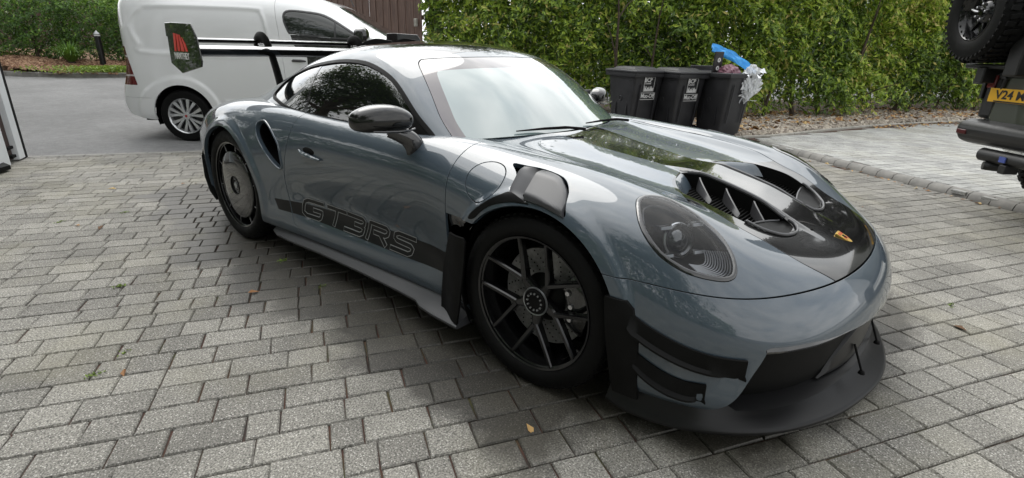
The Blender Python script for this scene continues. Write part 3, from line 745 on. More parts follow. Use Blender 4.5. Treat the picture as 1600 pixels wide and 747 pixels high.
def fixn(sh):
    # orient outwards: away from the axis of the car
    c = np.array([-1.2, 0, .45]); d = ((sh.V-c)*sh.N).sum(1)
    if d.mean() < 0: sh.N = -sh.N; sh.F = [f[::-1] for f in sh.F]
    return sh
BODY = fixn(BODY); GREEN = fixn(GREEN)
# ------------------------------------------------------------ car materials
PAINT = mat('slate_paint', (.07, .10, .125), .45, 0.0, coat=1, coat_rough=.006, spec=.3)
def _p():
    m = PAINT; n = noise(m, 900, 2, .5); lk(m, ramp(m, n, [(.35, (.043, .060, .078)), (.65, (.055, .077, .099))]), P(m).inputs['Base Color'])
    P(m).inputs['Coat IOR'].default_value = 1.68
    n2 = noise(m, 3.0, 3, .5); b = node(m, 'ShaderNodeBump'); b.inputs['Strength'].default_value = .008; b.inputs['Distance'].default_value = .02
    lk(m, n2, b.inputs['Height']); lk(m, b.outputs[0], P(m).inputs['Coat Normal'])
_p()
def carbon_mat(name, rough=.12, coat=1., s=420, lo=.004, hi=.014):
    m = mat(name, (.012, .012, .013), rough, 0, coat=coat, coat_rough=.02, spec=.15)
    t = node(m, 'ShaderNodeTexCoord'); w1 = node(m, 'ShaderNodeTexWave'); w1.inputs['Scale'].default_value = s/6.28; w1.bands_direction = 'DIAGONAL'
    lk(m, t.outputs['Object'], w1.inputs['Vector']); ck = node(m, 'ShaderNodeTexChecker'); ck.inputs['Scale'].default_value = s/2
    lk(m, t.outputs['Object'], ck.inputs['Vector'])
    f = mixc(m, .5, w1.outputs[0], ck.outputs['Fac']); lk(m, ramp(m, f, [(.2, g3(lo)), (.8, g3(hi))]), P(m).inputs['Base Color'])
    return m
CARBON = carbon_mat('gloss_carbon')
SATIN = mat('satin_black', (.016, .016, .017), .42, spec=.13); vary(SATIN, 14, g3(.003), g3(.006), .42, .55)
SATIN2 = mat('satin_black_aero', (.005, .005, .0055), .38, spec=.25, coat=.1, coat_rough=.3)
GLOSSBLK = mat('gloss_black', (.008, .008, .009), .12, coat=1)
MATTBLK = mat('matt_black', (.004, .004, .004), .8, spec=.15)
RUBBER = mat('tyre_rubber', (.004, .004, .0045), .6, spec=.15); vary(RUBBER, 35, g3(.003), g3(.006), .5, .72)
def _r():
    m = RUBBER; n = noise(m, 260, 3); bump(m, n, .25, .001)
_r()
RIMB = mat('rim_gloss_black', (.004, .004, .0045), .22, 0, coat=.6, coat_rough=.08, spec=.3)
SILVER = mat('silver_metal', (.55, .55, .56), .28, .9)
DISCM = mat('brake_disc', (.20, .20, .205), .42, .6); vary(DISCM, 60, g3(.15), g3(.27), .35, .5)
GLASSD = mat('dark_side_glass', (.006, .007, .007), .02, spec=.8, ior=1.52, coat=1, coat_rough=.0)
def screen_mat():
    m = mat('windscreen_painted_sheen', (.25, .31, .31), .05, spec=1, ior=1.6, coat=1, coat_rough=.0)  # opaque pale base colour stands in for the sky mirrored in the screen
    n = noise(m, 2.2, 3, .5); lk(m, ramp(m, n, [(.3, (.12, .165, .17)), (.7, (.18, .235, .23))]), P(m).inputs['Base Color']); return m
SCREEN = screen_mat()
FRIT = mat('screen_frit', (.10, .085, .088), .06, coat=1, coat_rough=.0)
LENS = bpy.data.materials.new('headlamp_lens'); LENS.use_nodes = True; LENS.node_tree.nodes.clear()
def _l():
    m = LENS; o_ = node(m, 'ShaderNodeOutputMaterial'); a = node(m, 'ShaderNodeBsdfTransparent'); b = node(m, 'ShaderNodeBsdfGlossy'); f = node(m, 'ShaderNodeFresnel'); x_ = node(m, 'ShaderNodeMixShader')
    a.inputs[0].default_value = (.86, .88, .9, 1); b.inputs['Roughness'].default_value = .01; f.inputs[0].default_value = 1.42; lk(m, f.outputs[0], x_.inputs[0]); lk(m, a.outputs[0], x_.inputs[1]); lk(m, b.outputs[0], x_.inputs[2]); lk(m, x_.outputs[0], o_.inputs[0])
_l()
GOLD = mat('badge_gold', (.75, .50, .12), .3, .8); RED = mat('badge_red', (.45, .02, .015), .35); GREYV = mat('grey_vinyl', (.24, .245, .25), .4)
STRIPE = mat('black_vinyl', (.006, .0065, .007), .34, coat=.1, coat_rough=.15, spec=.2)
LIGHTGREY = mat('satin_silver_edge', (.36, .37, .38), .3, .7)
MESHB = mat('grille_black', (.003, .003, .003), .6, spec=.15)
SKIRT = mat('skirt_satin', (.045, .046, .05), .42, spec=.5)
LOUV = mat('louvre_satin', (.035, .035, .038), .36, spec=.6); RIMG = mat('duct_frame_grey', (.10, .10, .105), .32, .3)
DRL = mat('lamp_clear', (.16, .165, .17), .15, .2, coat=1)
# ============================================================ SPORTS CAR
car = thing('sports_car', 'slate grey two-door sports car with black carbon bonnet, black wheels and tall rear wing', 'car')
def hz(x):  # height of the seam between bumper and bonnet/fender
    return .588-.028*smooth01((x-.42)/.5)
def above_seam(V): return np.where(V[:, 0] > .2, V[:, 2]-hz(V[:, 0])-.0024, 1.)
def below_seam(V): return np.where(V[:, 0] > .2, hz(V[:, 0])-V[:, 2]-.0024, -1.)
def arch(c, off=0.): return lambda V: np.where(V[:, 1] > .60, np.hypot(V[:, 0]-c[0], V[:, 2]-c[1])-c[2]-off, 1.)
G_ = .0027
# seams (half model). Front door seam, rear door seam, bonnet seam
DOORF = spl([(-.452, .93), (-.458, .80), (-.470, .62), (-.482, .45), (-.494, .30), (-.497, .215)], 6)
DOORR = spl([(-1.66, .93), (-1.70, .80), (-1.755, .66), (-1.80, .52), (-1.80, .38), (-1.765, .27), (-1.72, .215)], 6)
DOOR = np.concatenate([DOORF[::-1], DOORR])   # closed ring: sill line closes it
BON = np.concatenate([[(-.8, -.2), (-.80, .60)], spl([(-.50, .615), (-.2, .606), (0, .600), (.2, .59), (.32, .565), (.455, .510), (.57, .500), (.674, .462), (.79, .446), (.888, .398)], 6), [(1.2, .40), (1.2, -.2)]])
DUCT = spl([(.215, .150), (.245, .28), (.31, .385), (.36, .418), (.44, .430), (.51, .432), (.585, .405), (.645, .365), (.685, .30), (.69, .20), (.665, .142), (.56, .128), (.42, .124), (.30, .126)], 5, True)
VENT = spl([(-.30, .628), (-.272, .668), (-.191, .728), (-.14, .757), (-.098, .770), (-.112, .795), (-.15, .822), (-.20, .8425), (-.135, .8428), (-.051, .841), (.045, .829), (.098, .806), (.128, .775), (.150, .742), (.138, .732), (.051, .7545), (-.071, .7455), (-.172, .7145), (-.225, .679), (-.262, .640)], 3, True)
INTAKE = spl([(-2.052, .797), (-2.030, .822), (-1.985, .828), (-1.925, .805), (-1.865, .765), (-1.815, .715), (-1.800, .650), (-1.800, .590), (-1.828, .578), (-1.875, .600), (-1.935, .645), (-2.0, .705), (-2.040, .755)], 5, True)
FUEL_C = np.array([-.266, .872, .780])
BLK = [(-.475, .608), (-.38, .611), (-.295, .614), (-.20, .616), (-.10, .55), (-.10, .10), (-.503, .10), (-.497, .35)]
# headlamp outline on an oblique plane
HB = np.array([[.80, .35, -.49], [-.33, .94, .12], [0, 0, 0]]); 
hu = np.array([.62, -.30, -.72]); hn = np.array([.50, .60, .62]); hu = hu-hn*(hu@hn)/(hn@hn); hu /= np.linalg.norm(hu); hn /= np.linalg.norm(hn); hv = np.cross(hn, hu)
def to_h(V): V = np.atleast_2d(V); return np.stack([V@hu, V@hv], 1)
LAMP3 = [(.329, .779, .788), (.367, .831, .755), (.407, .860, .720), (.460, .873, .679), (.512, .868, .651), (.566, .850, .630), (.623, .814, .617), (.660, .777, .615), (.668, .742, .629), (.644, .702, .662), (.593, .670, .704), (.531, .658, .739), (.462, .653, .770), (.383, .657, .794), (.333, .700, .805), (.318, .744, .800)]
LAMP2 = spl(to_h(np.array(LAMP3)), 6, True)
def lampf(sgn, off=0.):
    g = psd(LAMP2, (0, 1))
    def f(V):
        q = to_h(V); z = np.zeros((len(q), 1)); d = g(np.concatenate([q, z], 1))
        r = sgn*d-off
        return np.where((V[:, 0] > .2) & (V[:, 1] > .5), r, 1. if sgn < 0 else -1.)
    return f
def grille_f(sgn, off=0.):
    g = psd(GRILLE, (1, 2))
    return lambda V: np.where(V[:, 0] > .55, sgn*g(V)-off, 1. if sgn < 0 else -1.)
GRILLE = [(-.3, .398), (0, .400), (.25, .412), (.48, .428), (.66, .440), (.760, .4405), (.772, .437), (.828, .232), (.850, .160), (.82, .12), (-.3, .12)]

# ---- painted panels
body_all = clip(clip(BODY, arch(FA)), arch(RA))
bonnet_h = cut(body_all, above_seam, inside(BON, (0, 1), G_), outside(DUCT, (0, 1)), lambda V: V[:, 0]+.428+.20*(V[:, 1]/.6)**2)
CARB = spl([(-.9, .19), (-.42, .185), (-.22, .165), (0, .140), (.16, .120), (.20, .14), (.24, .30), (.30, .40), (.335, .425), (.40, .52)], 5)
CARBR = np.concatenate([CARB, [(.40, .9), (1.3, .9), (1.3, -.3), (-.9, -.3)]])
bon_paint = clip(bonnet_h, outside(CARBR, (0, 1)))
bon_carb = clip(bonnet_h, inside(CARBR, (0, 1)))
bn = both(bon_paint); bc = both(bon_carb)
bonnet = panel('bonnet', bn, PAINT, car)
o = panel('carbon_centre', bc, CARBON, bonnet); o['label'] = 'gloss black carbon centre of the bonnet'
top_side = cut(body_all, above_seam, outside(BON, (0, 1), G_), outside(VENT, (0, 2)), lampf(-1, .002), lambda V: np.where((V[:, 0] > -.51) & (V[:, 0] < -.05), psd(BLK, (0, 2), -1)(V), 1.))
fend = cut(top_side, lambda V: V[:, 0]-np.interp(V[:, 2], DOORF[::-1, 1], DOORF[::-1, 0])-G_)
fuel_d = lambda V: np.linalg.norm(V-FUEL_C, axis=1)-.0925
fend_main = cut(fend, lambda V: fuel_d(V)-.003); fuel_disc = cut(fend, lambda V: -fuel_d(V)-.003)
door_h = cut(body_all, lambda V: np.interp(V[:, 2], DOORF[::-1, 1], DOORF[::-1, 0])-G_-V[:, 0], lambda V: V[:, 0]-np.interp(V[:, 2], DOORR[::-1, 1], DOORR[::-1, 0])-G_, lambda V: V[:, 2]-.217, lambda V: V[:, 1]-.55)
quarter_h = cut(body_all, lambda V: np.interp(V[:, 2], DOORR[::-1, 1], DOORR[::-1, 0])-G_-V[:, 0], outside(INTAKE, (0, 2)))
sill_h = cut(body_all, lambda V: .2130-V[:, 2], lambda V: -.33-V[:, 0], lambda V: V[:, 0]-np.interp(V[:, 2], DOORR[::-1, 1], DOORR[::-1, 0])-G_)
bump_h = cut(body_all, lambda V: V[:, 0]-.25, below_seam, grille_f(-1), lambda V: V[:, 2]-.172)
bumper = panel('front_bumper', both(bump_h), PAINT, car, depth=.02)
for sg in (-1, 1):
    fm = side(fend_main if sg < 0 else fend, sg)
    fo = panel('front_fender', fm, PAINT, car, depth=.02)
    do = panel('door', side(door_h, sg), PAINT, car)
    qo = panel('rear_fender', side(quarter_h, sg), PAINT, car, depth=.025)
    panel('sill', side(sill_h, sg), PAINT, car)
    if sg < 0: panel('fuel_cap', side(fuel_disc, sg), PAINT, fo, depth=.01)
    if sg < 0: fendR, doorR, quartR = fo, do, qo
    else: fendL, doorL, quartL = fo, do, qo

# ---- dark shell just under the panels, closes every gap
def under(d, step=2):
    S = SB[::step, ::step]; n = BODY.N.reshape(NV, NU, 3)[::step, ::step]
    return grid_sheet(S-n*d)
us = under(.022); us.N = -us.N if ((us.V-np.array([-1.2, 0, .45]))*us.N).sum(1).mean() < 0 else us.N
us = cut(us, arch(FA, -.01), arch(RA, -.01), outside(DUCT, (0, 1)), grille_f(-1), lampf(-1), outside(INTAKE, (0, 2)))
sh_ = both(us); new_mesh('inner_shell', sh_.V, sh_.F, MATTBLK, car, normals=sh_.N)

# ---- wheel arch liners and floor
for c, w0 in ((FA, .925), (RA, .94)):
    for sg in (-1, 1):
        bm = BM(); prof = [(c[2]+.004, sg*(w0-.03)), (c[2]+.012, sg*.60), (.02, sg*.58)]
        add_lathe(bm, prof, (c[0], 0, c[1]), 48); bmesh.ops.delete(bm, geom=[v for v in bm.verts if v.co.z < .14], context='VERTS')
        obj('arch_liner', bm, MATTBLK, car)
bm = BM(); add_box(bm, (-1.25, 0, .165), (3.9, 1.50, .03)); obj('underfloor', bm, MATTBLK, car)

# ---- greenhouse: screens, windows, roof
WIN = spl([(-2.185, .942), (-2.205, .975), (-2.115, 1.052), (-1.90, 1.120), (-1.72, 1.150), (-1.527, 1.170), (-1.339, 1.170), (-1.20, 1.150), (-1.06, 1.110), (-.944, 1.050), (-.803, .950), (-.700, .878), (-.712, .868), (-.80, .8705), (-.974, .876), (-1.311, .882), (-1.519, .886), (-1.75, .892), (-1.912, .902), (-2.10, .928)], 4, True)
sidemask = lambda V: np.where(V[:, 1] > .4, 1., -1.)
SCR = np.concatenate([[(-.2, .80), (.64, .80)], spl([(.690, .862), (.672, .95), (.632, 1.035), (.592, 1.110), (.556, 1.163), (.525, 1.187), (.48, 1.198), (.30, 1.209), (0, 1.214), (-.2, 1.212)], 4)])
def scr_f(sgn, off=0.):
    g = psd(SCR, (1, 2)); return lambda V: np.where(V[:, 0] > -1.25, sgn*g(V)-off, 1. if sgn < 0 else -1.)
gl = cut(GREEN, lambda V: V[:, 2]-.84)
screen_h = cut(gl, scr_f(1, .003)); 
screen_in = cut(screen_h, scr_f(1, .052)); frit_h = cut(screen_h, scr_f(-1, -.052))
frame_h = cut(gl, scr_f(-1, .0), lambda V: np.where(V[:, 1] > .4, -psd(WIN, (0, 2))(V)-.008, 1.))
ROOFP = spl([(-1.02, -.1), (-1.02, .30), (-1.05, .45), (-1.12, .488), (-1.39, .488), (-1.79, .46), (-2.08, .42), (-2.14, .36), (-2.16, .2), (-2.16, -.1)], 5)
roof_f = lambda sgn, off=0.: (lambda V: np.where((V[:, 2] > 1.06), psd(ROOFP, (0, 1), sgn)(V)-off, 1. if sgn < 0 else -1.))
RW = spl([(-2.24, -.1), (-2.24, .30), (-2.30, .36), (-2.6, .31), (-2.88, .22), (-2.95, .15), (-2.97, 0), (-2.97, -.1)], 5)
rw_f = lambda sgn, off=0.: (lambda V: psd(RW, (0, 1), sgn)(V)-off)
roofh = cut(frame_h, roof_f(1, .0015)); frame_h = cut(frame_h, roof_f(-1, .0015), rw_f(-1, .001)); rwh = cut(gl, rw_f(1, .002))
panel('roof_frame', both(frame_h), PAINT, car)
o = panel('roof_panel', both(roofh), CARBON, car); o['label'] = 'gloss black carbon roof skin'
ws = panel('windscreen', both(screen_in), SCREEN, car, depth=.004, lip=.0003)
panel('screen_border', both(frit_h), FRIT, ws, depth=.006, lip=.0003)
panel('rear_window', both(rwh), GLASSD, car, depth=.006)
win_h = cut(gl, lambda V: np.where(V[:, 1] > .4, psd(WIN, (0, 2))(V)-.0, -1.))
seal_h = cut(gl, lambda V: np.where(V[:, 1] > .4, .0075-np.abs(psd(WIN, (0, 2))(V)), -1.))
BP = lambda V: -1.705-.10*(V[:, 2]-.9)-V[:, 0]
TRI = lambda V: -.845-.05*(V[:, 2]-.9)-V[:, 0]
for sg in (-1, 1):
    wo = panel('side_window', side(offset(cut(win_h, lambda V: -BP(V)-.012, lambda V: TRI(V)), -.004), sg), GLASSD, doorR if sg < 0 else doorL, depth=.004, lip=.0003)
    panel('mirror_triangle', side(offset(cut(win_h, lambda V: -TRI(V)-.004), -.003), sg), SATIN, doorR if sg < 0 else doorL, depth=.004, lip=.0003)
    panel('quarter_window', side(offset(cut(win_h, lambda V: BP(V)-.012), -.004), sg), GLASSD, car, depth=.004, lip=.0003)
    panel('pillar_trim', side(offset(cut(win_h, lambda V: .012-np.abs(BP(V))), -.0025), sg), GLOSSBLK, car, depth=.004, lip=.0003)
    panel('window_seal', side(offset(seal_h, .003), sg), SATIN, car, depth=.006, lip=.001)
# cowl between bonnet and screen
bm = BM()
cp = [(x_, s_) for x_, s_ in spl([(-.40, 0), (-.43, .25), (-.49, .45), (-.58, .60), (-.66, .70)], 5)]
rings = []
for sg in (1, -1):
    pts = cp if sg == 1 else cp
    A = [bm.verts.new((x_+.06, sg*s_, .858-.02*s_)) for x_, s_ in pts]; B = [bm.verts.new((x_-.10, sg*s_, .852-.02*s_)) for x_, s_ in pts]
    for i in range(len(pts)-1): bm.faces.new((A[i], A[i+1], B[i+1], B[i]))
obj('cowl', bm, MATTBLK, car)
# wipers
def wiper(pts):
    bm = BM(); add_tube(bm, pts, [.007, .006, .005, .004], 8); p0, p1 = Vector(pts[1]), Vector(pts[3])
    return bm
for a, b in (((-.37, -.02, .884), (-.505, -.40, .893)), ((-.42, .52, .880), (-.455, .12, .893))):
    a, b = Vector(a), Vector(b); bm = BM()
    add_tube(bm, [a, a.lerp(b, .3)+Vector((.0, 0, .012)), a.lerp(b, .62)+Vector((0, 0, .010))], [.008, .006, .004], 8)
    add_tube(bm, [a.lerp(b, .15)+Vector((-.02, 0, .004)), a.lerp(b, .6)+Vector((-.012, 0, .006)), b], [.004, .0065, .003], 6)
    obj('wiper', bm, MATTBLK, car)
# ---- lookups on the finished body half surface
_bv = SB.reshape(-1, 3)
def s_at(x, z):      # lateral position of the flank at (x, z)
    m = (_bv[:, 1] > (.70 if x < .5 else .30)) & (_bv[:, 2] < .9); q = _bv[m]; d = (q[:, 0]-x)**2+(q[:, 2]-z)**2; k = np.argpartition(d, 6)[:6]; w_ = 1/(d[k]+1e-7)
    return float((q[k, 1]*w_).sum()/w_.sum())
def z_at(x, s):
    m = (_bv[:, 2] > .45); q = _bv[m]; d = (q[:, 0]-x)**2+(q[:, 1]-s)**2; k = np.argpartition(d, 6)[:6]; w_ = 1/(d[k]+1e-7)
    return float((q[k, 2]*w_).sum()/w_.sum())

# ---- fuel cap seam filler (dark ring), painted disc is part of the fender cut-out

# ---- headlamps
RIBM = mat('reflector_grey', (.36, .36, .37), .3, .4); GUIDE = mat('light_guide', (.50, .51, .53), .2, .2, coat=1)
for sg in (-1, 1):
    rim_o = cut(BODY, lampf(1, .001), lampf(-1, -.016)); dl = psd(LAMP2, (0, 1))(np.concatenate([to_h(rim_o.V), np.zeros((len(rim_o.V), 1))], 1)); rim_o = side(Sheet(rim_o.V+rim_o.N*(.006*np.sin(np.clip(dl/.016, 0, 1)*PI))[:, None]+rim_o.N*.0005, rim_o.N, rim_o.F), sg); cen_ = np.array(LAMP3).mean(0)*np.array([1, sg, 1]); rr_ = rim_o.V-cen_; rr_ /= np.linalg.norm(rr_, axis=1)[:, None]; nn_ = rim_o.N+rr_*(.5*np.cos(np.clip(dl/.016, 0, 1)*PI))[:, None]; rim_o.N = nn_/np.linalg.norm(nn_, axis=1)[:, None]
    lamp = new_mesh('headlight', rim_o.V, rim_o.F, GLOSSBLK, car, normals=rim_o.N); tag(lamp)
    # bowl: concentric rings stepping inwards from the outline
    base = cut(BODY, lampf(1, .008)); 
    L3 = spl(LAMP3, 6, True); c3 = L3.mean(0); cin = c3-hn*.085-np.array([.02, .02, .015])
    bm = BM(); rings = []
    for k, (sc, dp) in enumerate(((.975, .004), (.93, .022), (.90, .050), (.80, .075), (.55, .092), (.25, .098))):
        ring = []
        for p_ in L3:
            q = c3+(p_-c3)*sc-hn*dp*(1 if k < 3 else 1)
            ring.append(bm.verts.new((q[0], sg*q[1], q[2])))
        rings.append(ring)
    n = len(L3)
    for a, b in zip(rings, rings[1:]):
        for i in range(n): bm.faces.new((a[i], a[(i+1) % n], b[(i+1) % n], b[i]))
    bm.faces.new(rings[-1])
    HBOWL = SATIN
    obj('lamp_housing', bm, MATTBLK, lamp)
    # projector module and four-point running lamp
    fwd = Vector((.80, sg*.42, .28)).normalized()
    qt = fwd.to_track_quat('Z', 'Y').to_matrix()
    ctr = Vector((c3[0]-.010, sg*(c3[1]-.005), c3[2]+.005))-Vector((hn[0], sg*hn[1], hn[2]))*.055
    bm = BM(); add_lathe(bm, [(.052, -.05), (.056, .018), (.050, .026), (.043, .020), (.041, .012)], n=32, axis='z')
    bmesh.ops.transform(bm, matrix=Matrix.Translation(ctr) @ qt.to_4x4(), verts=bm.verts[:]); obj('lamp_barrel', bm, GLOSSBLK, lamp)
    bm = BM(); add_lathe(bm, [(.041, .012), (.033, .024), (.018, .032), (.0, .034)], n=32, axis='z')
    bmesh.ops.transform(bm, matrix=Matrix.Translation(ctr) @ qt.to_4x4(), verts=bm.verts[:]); obj('projector_lens', bm, GLASSD, lamp)
    bm = BM()
    for ax_, ay_ in ((-.062, .045), (.062, .045), (-.062, -.045), (.062, -.045)):
        add_box(bm, ctr+qt @ Vector((ax_, ay_, .014)), (.050, .022, .05), qt)
    obj('running_lamp', bm, GLOSSBLK, lamp, bevel=.004)
    bm = BM()
    for ax_, ay_ in ((-.062, .045), (.062, .045), (-.062, -.045), (.062, -.045)):
        add_box(bm, ctr+qt @ Vector((ax_, ay_, .041)), (.040, .010, .004), qt)
    obj('light_guide', bm, GUIDE, lamp)
    bm = BM(); add_lathe(bm, [(.0545, .022), (.0585, .019), (.0570, .014)], n=40, axis='z'); bmesh.ops.transform(bm, matrix=Matrix.Translation(ctr) @ qt.to_4x4(), verts=bm.verts[:]); obj('chrome_ring', bm, SILVER, lamp)
    # inner trim line following the outline
    bm = BM(); pts = [tuple((c3+(p_-c3)*.80-hn*.028)*np.array([1, sg, 1])) for p_ in L3]; add_tube(bm, pts+[pts[0]], .0030, 6, caps=False); obj('inner_trim', bm, RIMG, lamp)
    # ribbed reflector in the lower front of the bowl
    bm = BM()
    for k in range(11):
        f_ = .905-.036*k; pts = []
        for i in range(int(n*.36), int(n*.60)):
            q = c3+(L3[i]-c3)*f_-hn*(.012+.0042*k); pts.append((q[0], sg*q[1], q[2]))
        add_tube(bm, pts, .0022, 5)
    obj('reflector_ribs', bm, RIBM, lamp)
    lens = cut(BODY, lampf(1, .0145)); dl = psd(LAMP2, (0, 1))(np.concatenate([to_h(lens.V), np.zeros((len(lens.V), 1))], 1)); lens = side(Sheet(lens.V+lens.N*(.001+.006*smooth01(dl/.07))[:, None], lens.N, lens.F), sg); new_mesh('lens', lens.V, lens.F, LENS, lamp, normals=lens.N)

# ---- bonnet air outlets
for sg in (-1, 1):
    w_ = []
    D3 = [(x_, s_, z_at(x_, s_)) for x_, s_ in DUCT]
    n = len(D3); bm = BM()
    top = [bm.verts.new((x_, sg*s_, z_-.001)) for x_, s_, z_ in D3]; bot = [bm.verts.new((x_*.97+.015, sg*s_, z_-.085)) for x_, s_, z_ in D3]
    for i in range(n): bm.faces.new((top[i], top[(i+1) % n], bot[(i+1) % n], bot[i]))
    bm.faces.new(bot)
    duct = obj('air_outlet', bm, MESHB, bonnet)
    # ribs of the grille low in the outlet
    bm = BM()
    for k in range(34):
        x_ = .225+k*.0135; s0 = .15; s1 = float(np.interp(x_, [.22, .27, .31, .36, .44, .52, .6, .66, .7], [.20, .33, .385, .415, .425, .425, .39, .345, .25]))
        z_ = z_at(x_, .28)-.05
        add_box(bm, (x_, sg*(s0+s1)/2, z_), (.004, abs(s1-s0), .012))
    add_box(bm, (.45, sg*.28, z_at(.45, .28)-.062), (.44, .003, .01), Matrix.Rotation(.22, 3, 'Y'))
    obj('outlet_grille', bm, SATIN, duct)
    # rear painted ramp falling into the outlet
    bm = BM(); A = []; nA = 14
    for i in range(nA+1):
        t = i/nA; s_ = .155+.255*t; xe = float(np.interp(s_, [.15, .28, .385, .42], [.216, .246, .312, .362]))
        row = []
        for k in range(5):
            d = k/4; row.append(bm.verts.new((xe-.004+.055*d, sg*s_, z_at(xe, s_)-.001-.055*d**1.6)))
        A.append(row)
    for a, b in zip(A, A[1:]):
        for k in range(4): bm.faces.new((a[k], a[k+1], b[k+1], b[k]))
    obj('outlet_ramp', bm, PAINT, duct)
    # three curved guide vanes hanging from the centre spine
    for k, x0 in enumerate((.27, .385, .50)):
        bm = BM(); R0 = []
        for i in range(9):
            t = i/8; x_ = x0+.10*t**1.2+.02; s_ = .145+.115*t; zt = z_at(.98*x_, .16)+.006-.035*t**1.3
            R0.append([(x_, sg*s_, zt), (x_+.006, sg*s_, zt), (x_+.03*(1-t)+.004, sg*(s_+.012), zt-.045*(1-t)-.012), (x_-.002, sg*(s_+.012), zt-.045*(1-t)-.012)])
        V = [[bm.verts.new(p_) for p_ in r_] for r_ in R0]
        for a, b in zip(V, V[1:]):
            for j in range(4): bm.faces.new((a[j], a[(j+1) % 4], b[(j+1) % 4], b[j]))
        bm.faces.new(V[0]); bm.faces.new(V[-1])
        obj('guide_vane', bm, LOUV, duct)
    # satin edge of the spine and front scoop
    bm = BM(); e = [(x_, sg*s_, z_at(x_, s_)+.004) for x_, s_ in spl([(.235, .135), (.30, .122), (.42, .120), (.56, .124), (.64, .136)], 5)]
    add_tube(bm, e, .0085, 8)
    obj('spine_edge', bm, RIMG, duct)
    bm = BM(); Fp = spl([(.575, .402), (.600, .398), (.645, .368), (.690, .305), (.708, .215), (.690, .150), (.655, .135)], 6)
    add_tube(bm, [(x_, sg*s_, z_at(x_, s_)+.006) for x_, s_ in Fp], [.003]+[.0055]*(len(Fp)-2)+[.003], 8)
    obj('scoop_rim', bm, RIMG, duct)
    bm = BM(); ch = spl([(.575, .398), (.585, .30), (.605, .20), (.625, .138)], 5); fr = [Fp[int(round(i*(len(Fp)-1)/(len(ch)-1)))] for i in range(len(ch))]
    A = [bm.verts.new((x_, sg*s_, z_at(x_, s_)-.018)) for x_, s_ in ch]; B = [bm.verts.new((x_, sg*s_, z_at(x_, s_)-.006)) for x_, s_ in fr]
    C_ = [bm.verts.new((x_, sg*s_, z_at(x_, s_)-.075)) for x_, s_ in ch]
    for i in range(len(ch)-1): bm.faces.new((A[i], A[i+1], B[i+1], B[i])); bm.faces.new((C_[i], C_[i+1], A[i+1], A[i]))
    obj('scoop_tray', bm, SATIN, duct)
    bm = BM(); add_tube(bm, [(x_, sg*s_, z_at(x_, s_)-.015) for x_, s_ in ch], .0035, 6); obj('scoop_lip', bm, RIMG, duct)

# ---- fender-top louvres
for sg in (-1, 1):
    fp = fendR if sg < 0 else fendL
    vb = offset(cut(BODY, lambda V: np.where((V[:, 1] > .6) & (V[:, 0] > -.5), psd(VENT, (0, 2))(V)+.004, -1.)), -.030); vb = side(vb, sg)
    vo = new_mesh('wing_vent', vb.V, vb.F, MATTBLK, fp, normals=vb.N)
    def louvre(poly, e0, e1, tilt):
        b_ = cut(BODY, lambda V: np.where((V[:, 1] > .6) & (V[:, 0] > -.5), psd(poly, (0, 2))(V), -1.))
        b_ = Sheet(b_.V+b_.N*.004, b_.N, b_.F)
        return panel('louvre', side(b_, sg), SATIN, vo, depth=.020, lip=.002)
    sz = lambda z_: float(np.interp(z_, [.735, .757, .79, .822, .838, .845], [.936, .927, .875, .824, .784, .770]))
    def plate(top, bot, o0, o1):
        nx_, nz_ = 14, 14; T_ = np.linspace(0, 1, nx_+1); tp = spl(top, 8); bt = spl(bot, 8)
        ip = lambda c, t: np.array([np.interp(t, np.linspace(0, 1, len(c)), c[:, k]) for k in (0, 1)])
        bm = BM(); U = []; D_ = []
        for t in T_:
            a_, b_ = ip(tp, t), ip(bt, t); o_ = o0+(o1-o0)*t; ru = []; rd = []
            for k in range(nz_+1):
                v = k/nz_; x_, z_ = a_+(b_-a_)*v; s_ = sz(z_); m_ = min(1, 4*v*(1-v)*1.5+.25)
                p_ = np.array([x_, s_+o_*.75*m_, z_+o_*.65*m_]); ru.append(bm.verts.new((p_[0], sg*p_[1], p_[2]))); rd.append(bm.verts.new((p_[0]+.002, sg*(p_[1]-.012), p_[2]-.010)))
            U.append(ru); D_.append(rd)
        for G2 in (U, D_):
            for a, b in zip(G2, G2[1:]):
                for k in range(nz_): bm.faces.new((a[k], a[k+1], b[k+1], b[k]))
        for k in range(nz_): bm.faces.new((U[0][k], U[0][k+1], D_[0][k+1], D_[0][k])); bm.faces.new((U[-1][k], U[-1][k+1], D_[-1][k+1], D_[-1][k]))
        for k in range(nx_): bm.faces.new((U[k][0], U[k+1][0], D_[k+1][0], D_[k][0])); bm.faces.new((U[k][-1], U[k+1][-1], D_[k+1][-1], D_[k][-1]))
        return obj('louvre', bm, LOUV, vo, angle=40)
    plate([(-.140, .838), (-.105, .8425), (-.068, .8395)], [(-.104, .768), (-.075, .765), (-.044, .760)], .010, -.034)
    plate([(-.050, .838), (.0, .836), (.050, .828), (.100, .804), (.130, .775)], [(-.022, .7575), (.03, .756), (.08, .750), (.12, .742), (.146, .738)], .022, -.001)
    louvre(spl([(-.297, .631), (-.272, .664), (-.191, .725), (-.14, .753), (-.10, .768), (-.02, .752), (.060, .749), (-.071, .743), (-.172, .712), (-.225, .677), (-.264, .641)], 3, True), -5, -4, .009)

